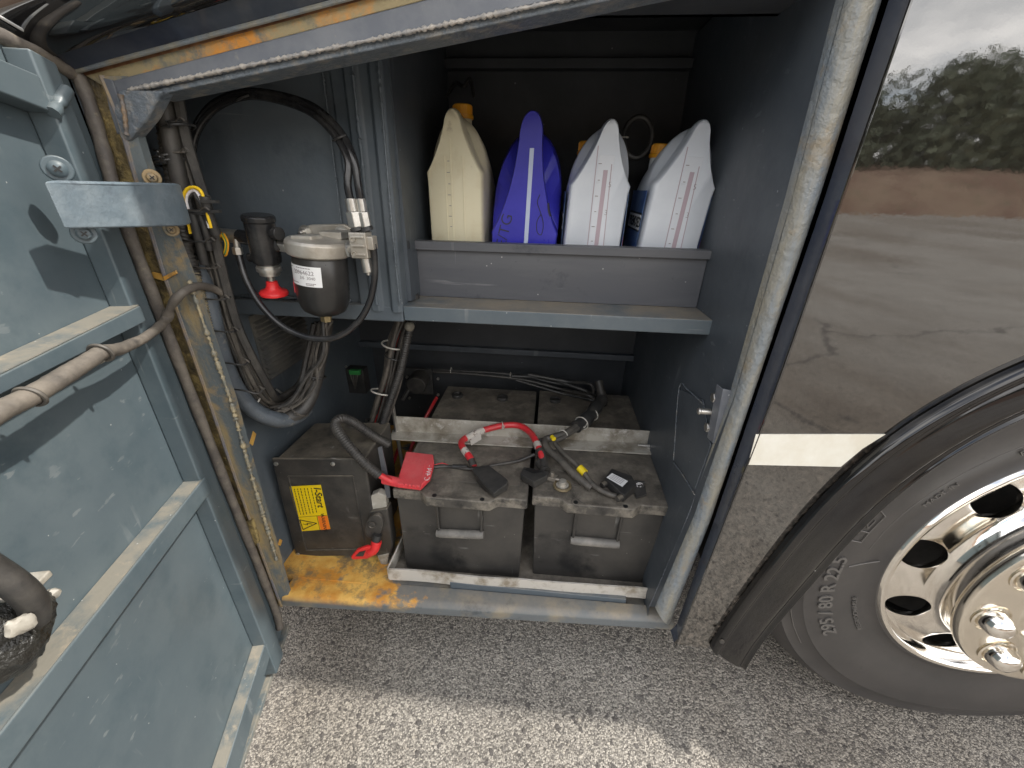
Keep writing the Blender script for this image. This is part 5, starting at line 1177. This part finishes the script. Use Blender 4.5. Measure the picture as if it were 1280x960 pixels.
# shut-off valve
t = thing('shutoff_valve', P(330, 310, .10), 'black shut-off valve with a red push knob left of the filter', 'valve')
a, b = P(335, 330, YF-.005), P(322, 268, YF-.01); ax_ = b-a; L_ = ax_.length
g = G(); g.lathe([(.019, 0), (.023, .004), (.024, .012), (.024, L_-.012), (.026, L_-.010), (.026, L_-.003), (.023, L_), (.0005, L_)], a, ax_, 30); build('valve_body', g, 'hose', t, .001, smooth=50)
g = G(); m_ = a.lerp(b, .60); g.cyl(m_, m_+V((.036, -.008, .004)), .0085, 16); q_ = m_+V((.030, -.007, .004)); g.cyl(q_, q_+V((.010, -.003, 0)), .011, 16); build('side_port', g, 'hose', t, .001)
g = G(); m_ = a.lerp(b, .33); g.cyl(m_, P(350, 305, YF), .0135, 18); build('outlet', g, 'hose', t)
g = G(); g.cyl(P(348, 306, YF), P(360, 308, YF), .0125, 6); build('hex_nut', g, 'steel', t, .001)
g = G(); m_ = a.lerp(b, .50); g.cyl(m_, P(300, 296, YF), .0125, 18); g.cyl(a.lerp(b, .2), P(312, 322, YF), .008, 14); build('inlet', g, 'hose', t)
g = G(); g.cyl(P(300, 296, YF), P(279, 294, YF), .0115, 20); g.cyl(P(281, 294, YF), P(276, 293.5, YF), .0125, 6); build('inlet_fitting', g, 'steel', t, .0012)
g = G(); g.cyl(P(295, 298, YF-.008), P(297, 312, YF-.008), .0055, 14); g.cyl(P(296, 309, YF-.008), P(298, 318, YF-.008), .0085, 6); build('elbow_nut', g, 'steel', t, .001)
dn_ = -ax_.normalized()
g = G(); g.lathe([(.0185, 0), (.0185, .004), (.0205, .005), (.0205, .012), (.017, .0125), (.017, .019), (.010, .021)], a, dn_, 30); build('collar', g, 'steel', t, .0006, smooth=30)
g = G(); g.cyl(a+dn_*.018, a+dn_*.036, .0058, 16); build('stem', g, 'steel', t)
g = G(); g.lathe([(.006, .030), (.0095, .032), (.0105, .040), (.014, .046), (.0225, .049), (.0245, .052), (.0235, .056), (.015, .059), (.0005, .060)], a, dn_, 32); build('red_knob', g, 'red', t, smooth=50)
# hoses
t = thing('upper_fuel_hose', P(340, 125, .17), 'black double hose looping up from the valve block to the wiring trunk', 'hose')
for k in range(2):
    e = vb+V((-.008+k*.0155, .004*k, .072))
    pts = [e-V((0, 0, .004)), e+V((-.001, 0, .02)), P(435+k*7, 200-k*2, .105), P(418+k*6, 168-k*5, .12), P(388+k*4, 140-k*6, .135), P(345+k*2, 124-k*5, .145), P(305, 120-k*4, .15), P(270-k*3, 134-k*3, .15), P(248-k*3, 160, .145), P(240-k*3, 190, .135), P(241-k*4, 222, .125), P(250-k*4, 260, .12), P(258, 300, .12)]
    g = G(); g.tube(pts, .0062, 12, sub=10); build('hose', g, 'hose', t, smooth=60)
for x, y in ((424, 172), (303, 122)):
    g = G(); g.tube([P(x-8, y+4, .115 if x > 400 else .142), P(x, y, .105 if x > 400 else .138), P(x+8, y-3, .112 if x > 400 else .142)], .0016, 6); build('cable_tie', g, 'rubber', t)
t = thing('lower_fuel_hose', P(400, 422, .10), 'single glossy black hose hanging in a loop below the filter', 'hose')
g = G(); g.tube([P(298, 316, YF-.008), P(301, 328, YF-.012), P(308, 350, YF-.02), P(325, 380, YF-.03), P(352, 407, YF-.035), P(385, 422, YF-.035), P(418, 422, YF-.03), P(445, 405, YF-.022), P(461, 380, YF-.012), P(468, 350, YF-.006), P(468, 322, YF-.004), P(466, 305, YF-.004)], .0058, 14, sub=10); build('hose', g, 'hose', t, smooth=60)

# ================================================================== JUGS
def jug(name, label, cat_group, loc, rz, W, Hs, Ht, mat_, capoff, lean=0, handle='ridge', peak=0.0, dome=.9, depth=.19, capm='cap', body_h=None):
    t = thing(name, loc, label, 'jug', cat_group, rot=(0, lean, rz))
    nh = 18
    def section(y, w, zs, zt, pw, tip, cx=0):
        # half outline from the bottom to the top; returns closed loop of points
        hs = []
        r0 = .008
        hs += [(w-.006, 0), (w-.001, .004), (w, .012), (w, zs*.5), (w, zs*.93), (w+.0012, zs)]
        for i in range(1, nh):
            u = 1-(1-i/nh)**1.7
            if pw > 0: ww = (tip+(w-tip)*(1-u)**pw)*math.sqrt(max(.0, 1-max(0, (u-.84)/.162)**2.0))
            else: ww = w*math.sqrt(max(0, 1-u**(-pw)))
            hs.append((ww, zs+(zt-zs)*u))
        hs.append((tip*.12 if pw > 0 else .004, zt))
        L_ = [V((cx+a, y, b)) for a, b in hs]; R_ = [V((cx-a, y, b)) for a, b in hs[::-1]]
        return L_+R_
    secs = []
    if handle == 'ridge':
        for (y, k_) in ((.0, .90), (.002, .935), (.006, .968), (.012, .99), (.018, 1.0)): secs.append((y, W*k_, Hs, Ht-.05*(1-k_), 1.5, .0135*k_, 1))
        secs.append((.022, W, Hs, Ht, 1.45, .014, 1)); secs.append((.032, W, Hs, Ht-.003, 1.25, .013, 1)); secs.append((.040, W, Hs, Ht-.008, 1.0, .012, 1))
        secs.append((.050, W*1.01, Hs, Ht-.008, -1.5, 0, 1)); secs.append((.062, W*1.03, Hs, Ht-.010, -1.9, 0, 1)); secs.append((.09, W*1.03, Hs, Ht-.022, -2.2, 0, 1)); secs.append((.14, W*1.02, Hs*.98, Ht-.058, -2.2, 0, 1)); secs.append((depth-.008, W, Hs*.9, Ht-.10, -2, 0, 1)); secs.append((depth, W*.95, Hs*.88, Ht-.11, -2, 0, 1))
    else:
        for (y, k_) in ((0, .95), (.004, .99), (.009, 1)): secs.append((y, W*k_, Hs*.62, Ht-(1-k_)*.05, 2.3, .0215*k_, 1))
        secs.append((.026, W, Hs*.62, Ht, 2.3, .0215, 1)); secs.append((.032, W, Hs*.64, Ht-.008, 2.2, .015, 1)); secs.append((.038, W, Hs*.78, Ht*.74, 1.3, .02, 1))
        secs.append((.055, W*1.02, Hs*.85, Ht*.90, -2.0, 0, 1)); secs.append((.08, W*1.04, Hs*.85, Ht*.93, -2.3, 0, 1)); secs.append((.12, W*1.04, Hs*.85, Ht*.92, -2.3, 0, 1)); secs.append((depth-.008, W, Hs*.8, Ht*.7, -2, 0, 1)); secs.append((depth, W*.95, Hs*.78, Ht*.66, -2, 0, 1))
    g = G(); rows = []
    for (y, w_, zs_, zt_, pw, tip, _) in secs:
        cx = peak*0; s_ = section(y, w_, zs_, zt_, pw, tip)
        s_ = [V((p.x+peak*max(0, (p.z-zs_*.8))/(Ht-zs_*.8), p.y, p.z)) for p in s_]; rows.append(s_)
    k = len(rows[0])
    for r in rows: g.v += r
    for i in range(len(rows)-1):
        for j in range(k): jj = (j+1) % k; g.f.append((i*k+j, i*k+jj, (i+1)*k+jj, (i+1)*k+j))
    g.f.append(tuple(range(k))); g.f.append(tuple((len(rows)-1)*k+j for j in range(k))[::-1])
    build('bottle_body', g, mat_, t, smooth=50, local=True)
    g = G(); cx_, cy_, cz_ = capoff
    g.lathe([(.030, -.12), (.024, -.05), (.019, -.03), (.019, 0)], (cx_, cy_, cz_), (0, 0, 1), 20); build('neck', g, mat_, t, local=True)
    g = G(); g.lathe([(.0215, 0), (.0225, .002), (.0225, .007), (.020, .008), (.020, .024), (.018, .026), (.0005, .0265)], (cx_, cy_, cz_), (0, 0, 1), 24)
    for j in range(20):
        a = 2*math.pi*j/20; g.obox((cx_+math.cos(a)*.0202, cy_+math.sin(a)*.0202, cz_+.016), (.0006, 0, 0), (0, .0006, 0), (0, 0, .007))
    build('cap', g, capm, t, local=True, smooth=40)
    return t
ZJ = .917; YJ = .285
JG = 'oil jugs standing in a row on the shelf'
def jx(px, py): return P(px, py, YJ)
# cream
a = jx(571, 303); j1 = jug('oil_jug', 'cream oil jug, dirtiest of the row, left of the blue one', JG, (a.x, YJ, ZJ), 0, .0575, jx(570, 216).z-ZJ, jx(569, 133).z-ZJ, 'cream', (P(578, 128, YJ+.11).x-a.x, .11, P(578, 128, YJ+.11).z-ZJ-.030), depth=.19)
def strip_front(t, x, w_, z0_, z1_, m, y=-.0012, name='level_strip', th=.0012, sl=0):
    g = G(); g.hull8([V((x-w_, y, z0_)), V((x+w_, y, z0_)), V((x+w_+sl, y, z1_)), V((x-w_+sl, y, z1_))], [V((x-w_, y+th, z0_)), V((x+w_, y+th, z0_)), V((x+w_+sl, y+th, z1_)), V((x-w_+sl, y+th, z1_))]); return build(name, g, m, t, .0004, local=True)
strip_front(j1, -.006, .0012, .01, .30, 'cream', name='moulded_rib'); strip_front(j1, .018, .0012, .01, .27, 'cream', name='moulded_rib'); strip_front(j1, -.018, .001, .01, .27, 'cream', name='moulded_rib')
def marks(t, x, z0_, z1_, n_, m='greyink', w_=.004):
    g = G()
    for k in range(n_): z = z0_+(z1_-z0_)*k/(n_-1); g.box((x-w_*(1.5 if k % 2 else 1), -.0022, z), (x, -.0014, z+.0011))
    build('level_marks', g, m, t, local=True)
marks(j1, -.008, .14, .26, 7)
# blue
a = jx(654, 304); j2 = jug('oil_jug', 'blue oil jug with a bar handle and scribbled marks', JG, (a.x, YJ+.004, ZJ), 0, .069, jx(655, 238).z-ZJ, jx(661, 133).z-ZJ-.004, 'bluejug', (.0, .13, .27), handle='bar', peak=.010, capm='cap')
strip_front(j2, .002, .0042, .01, .285, 'bluestrip', y=-.001, sl=.009)
MT['marker'] = surf('black marker', (.03, .03, .05), .4)
def jt(t, s, size, x, z, ang, m='marker', name='handwriting'):
    d = V((math.cos(ang), 0, math.sin(ang))); text(s, size, m, t, basis((x, -.0012, z), d, V((-math.sin(ang), 0, math.cos(ang)))), ext=.0003, local=True, name=name, bold=-.0003)
jt(j2, 'E/TG', .032, -.040, .135, 1.35); 
g = G(); g.tube([(.030, -.001, .205), (.026, -.001, .19), (.034, -.001, .17), (.040, -.001, .15), (.037, -.001, .13), (.028, -.001, .135), (.027, -.001, .155), (.034, -.001, .168)], .0008, 5, sub=6); build('handwriting', g, 'marker', j2, local=True)
g = G(); g.tube([(.048, -.001, .19), (.050, -.001, .175), (.054, -.001, .165)], .0022, 5, sub=5); build('handwriting', g, 'marker', j2, local=True)
# white pair
for k, (bx, lb, lean, pk) in enumerate(((739, 'first pale grey jug, between the blue jug and the last jug', .01, .012), (833, 'pale grey jug at the right end of the row, leaning away from the others', .05, .012))):
    a = jx(bx, 308); zz_ = jx(bx, 232).z-ZJ
    j = jug('oil_jug', lb, JG, (a.x, YJ, ZJ), 0, .059, zz_, jx(bx+10, 143).z-ZJ-.004, 'greyjug', ((P(735, 166, YJ+.12).x if k == 0 else P(815, 172, YJ+.12).x+.008)-a.x, .12, (P(735, 166, YJ+.12).z if k == 0 else P(820, 170, YJ+.12).z)-ZJ-.042), lean=lean, peak=pk)
    strip_front(j, -.009, .0008, .01, .29, 'mauve', name='moulded_line'); strip_front(j, .026, .0008, .01, .26, 'mauve', name='moulded_line', sl=-.006)
    strip_front(j, .008, .0042, .01, .25, 'mauve', sl=.002); strip_front(j, .0075, .0150, .008, .275, 'strip', y=-.0006, sl=.002, name='strip_field', th=.0005)
    marks(j, .001, .12, .26, 6); 
    jt(j, '3', .014, .020, .175, 0, 'greyink', 'level_number'); jt(j, '5', .014, .021, .225, 0, 'greyink', 'level_number')
    # side label on the left face
    W_ = .0630
    g = G(); g.box((-W_, .019, .02), (-W_+.001, .165, zz_-.012)); slb = build('side_label', g, 'bluelabel', j, .0004, local=True)
    g = G(); g.box((-W_-.0004, .020, .135), (-W_, .155, .172)); build('label_frame', g, 'ink', slb, local=True)
    g = G(); g.box((-W_-.0008, .023, .139), (-W_-.0004, .150, .168)); build('label_field', g, 'label', slb, local=True)
    text('PREMIXED', .027, 'ink', slb, basis((-W_-.001, .080, .1525), (0, -1, 0), (0, 0, 1)), ext=.0002, local=True, name='label_lettering', bold=.0006)
    g = G(); g.prism([V((-W_-.0004, .03, .02)), V((-W_-.0004, .019, .02)), V((-W_-.0004, .019, .12))], (.0004, 0, 0)); build('label_wedge', g, 'ink', slb, local=True)
    g = G(); g.box((W_-.001, .012, .02), (W_, .165, zz_-.012)); s2_ = build('side_label', g, 'bluelabel', j, .0004, local=True)
    g = G(); g.box((W_, .014, .03), (W_+.0004, .03, zz_-.03)); build('label_band', g, 'label', s2_, local=True); g = G(); g.box((W_+.0004, .014, .08), (W_+.0008, .03, .13)); build('label_band', g, 'redink', s2_, local=True)
# ring behind the last jug
t = thing('hose_ring', P(795, 175, .42), 'coiled black ring with a pale strap behind the right hand jug', 'hose')
c = P(797, 172, .43); g = G(); g.tube([c+V((math.cos(a)*.03, math.sin(a)*.008, math.sin(a)*.038)) for a in [2*math.pi*k/16 for k in range(17)]], .006, 10, sub=4, cap=False); build('ring', g, 'rubber', t)
tie(c+V((-.028, 0, 0)), (0, 0, 1), .0085, t, th=.0012)
t = thing('dark_tube', P(602, 120, .5), 'dark bent tube in the top left corner behind the cream jug', 'tube')
g = G(); g.tube([P(560, 118, .55), P(569, 104, .5), P(580, 108, .46), P(588, 98, .5), P(592, 120, .55)], .004, 8); build('tube', g, 'rubber', t)
t = thing('bottle_cap', P(523, 366, .21), 'small dark screw cap lying at the left end of the shelf ledge', 'cap')
c = PZ(523, 368, .9165); c.y = min(c.y, .225); g = G(); g.lathe([(.0125, 0), (.0130, .001), (.0130, .009), (.012, .0105), (.0105, .0105), (.0105, .004), (.0004, .004)], c, (0, 0, 1), 28); build('cap_shell', g, 'rubber', t, smooth=40)
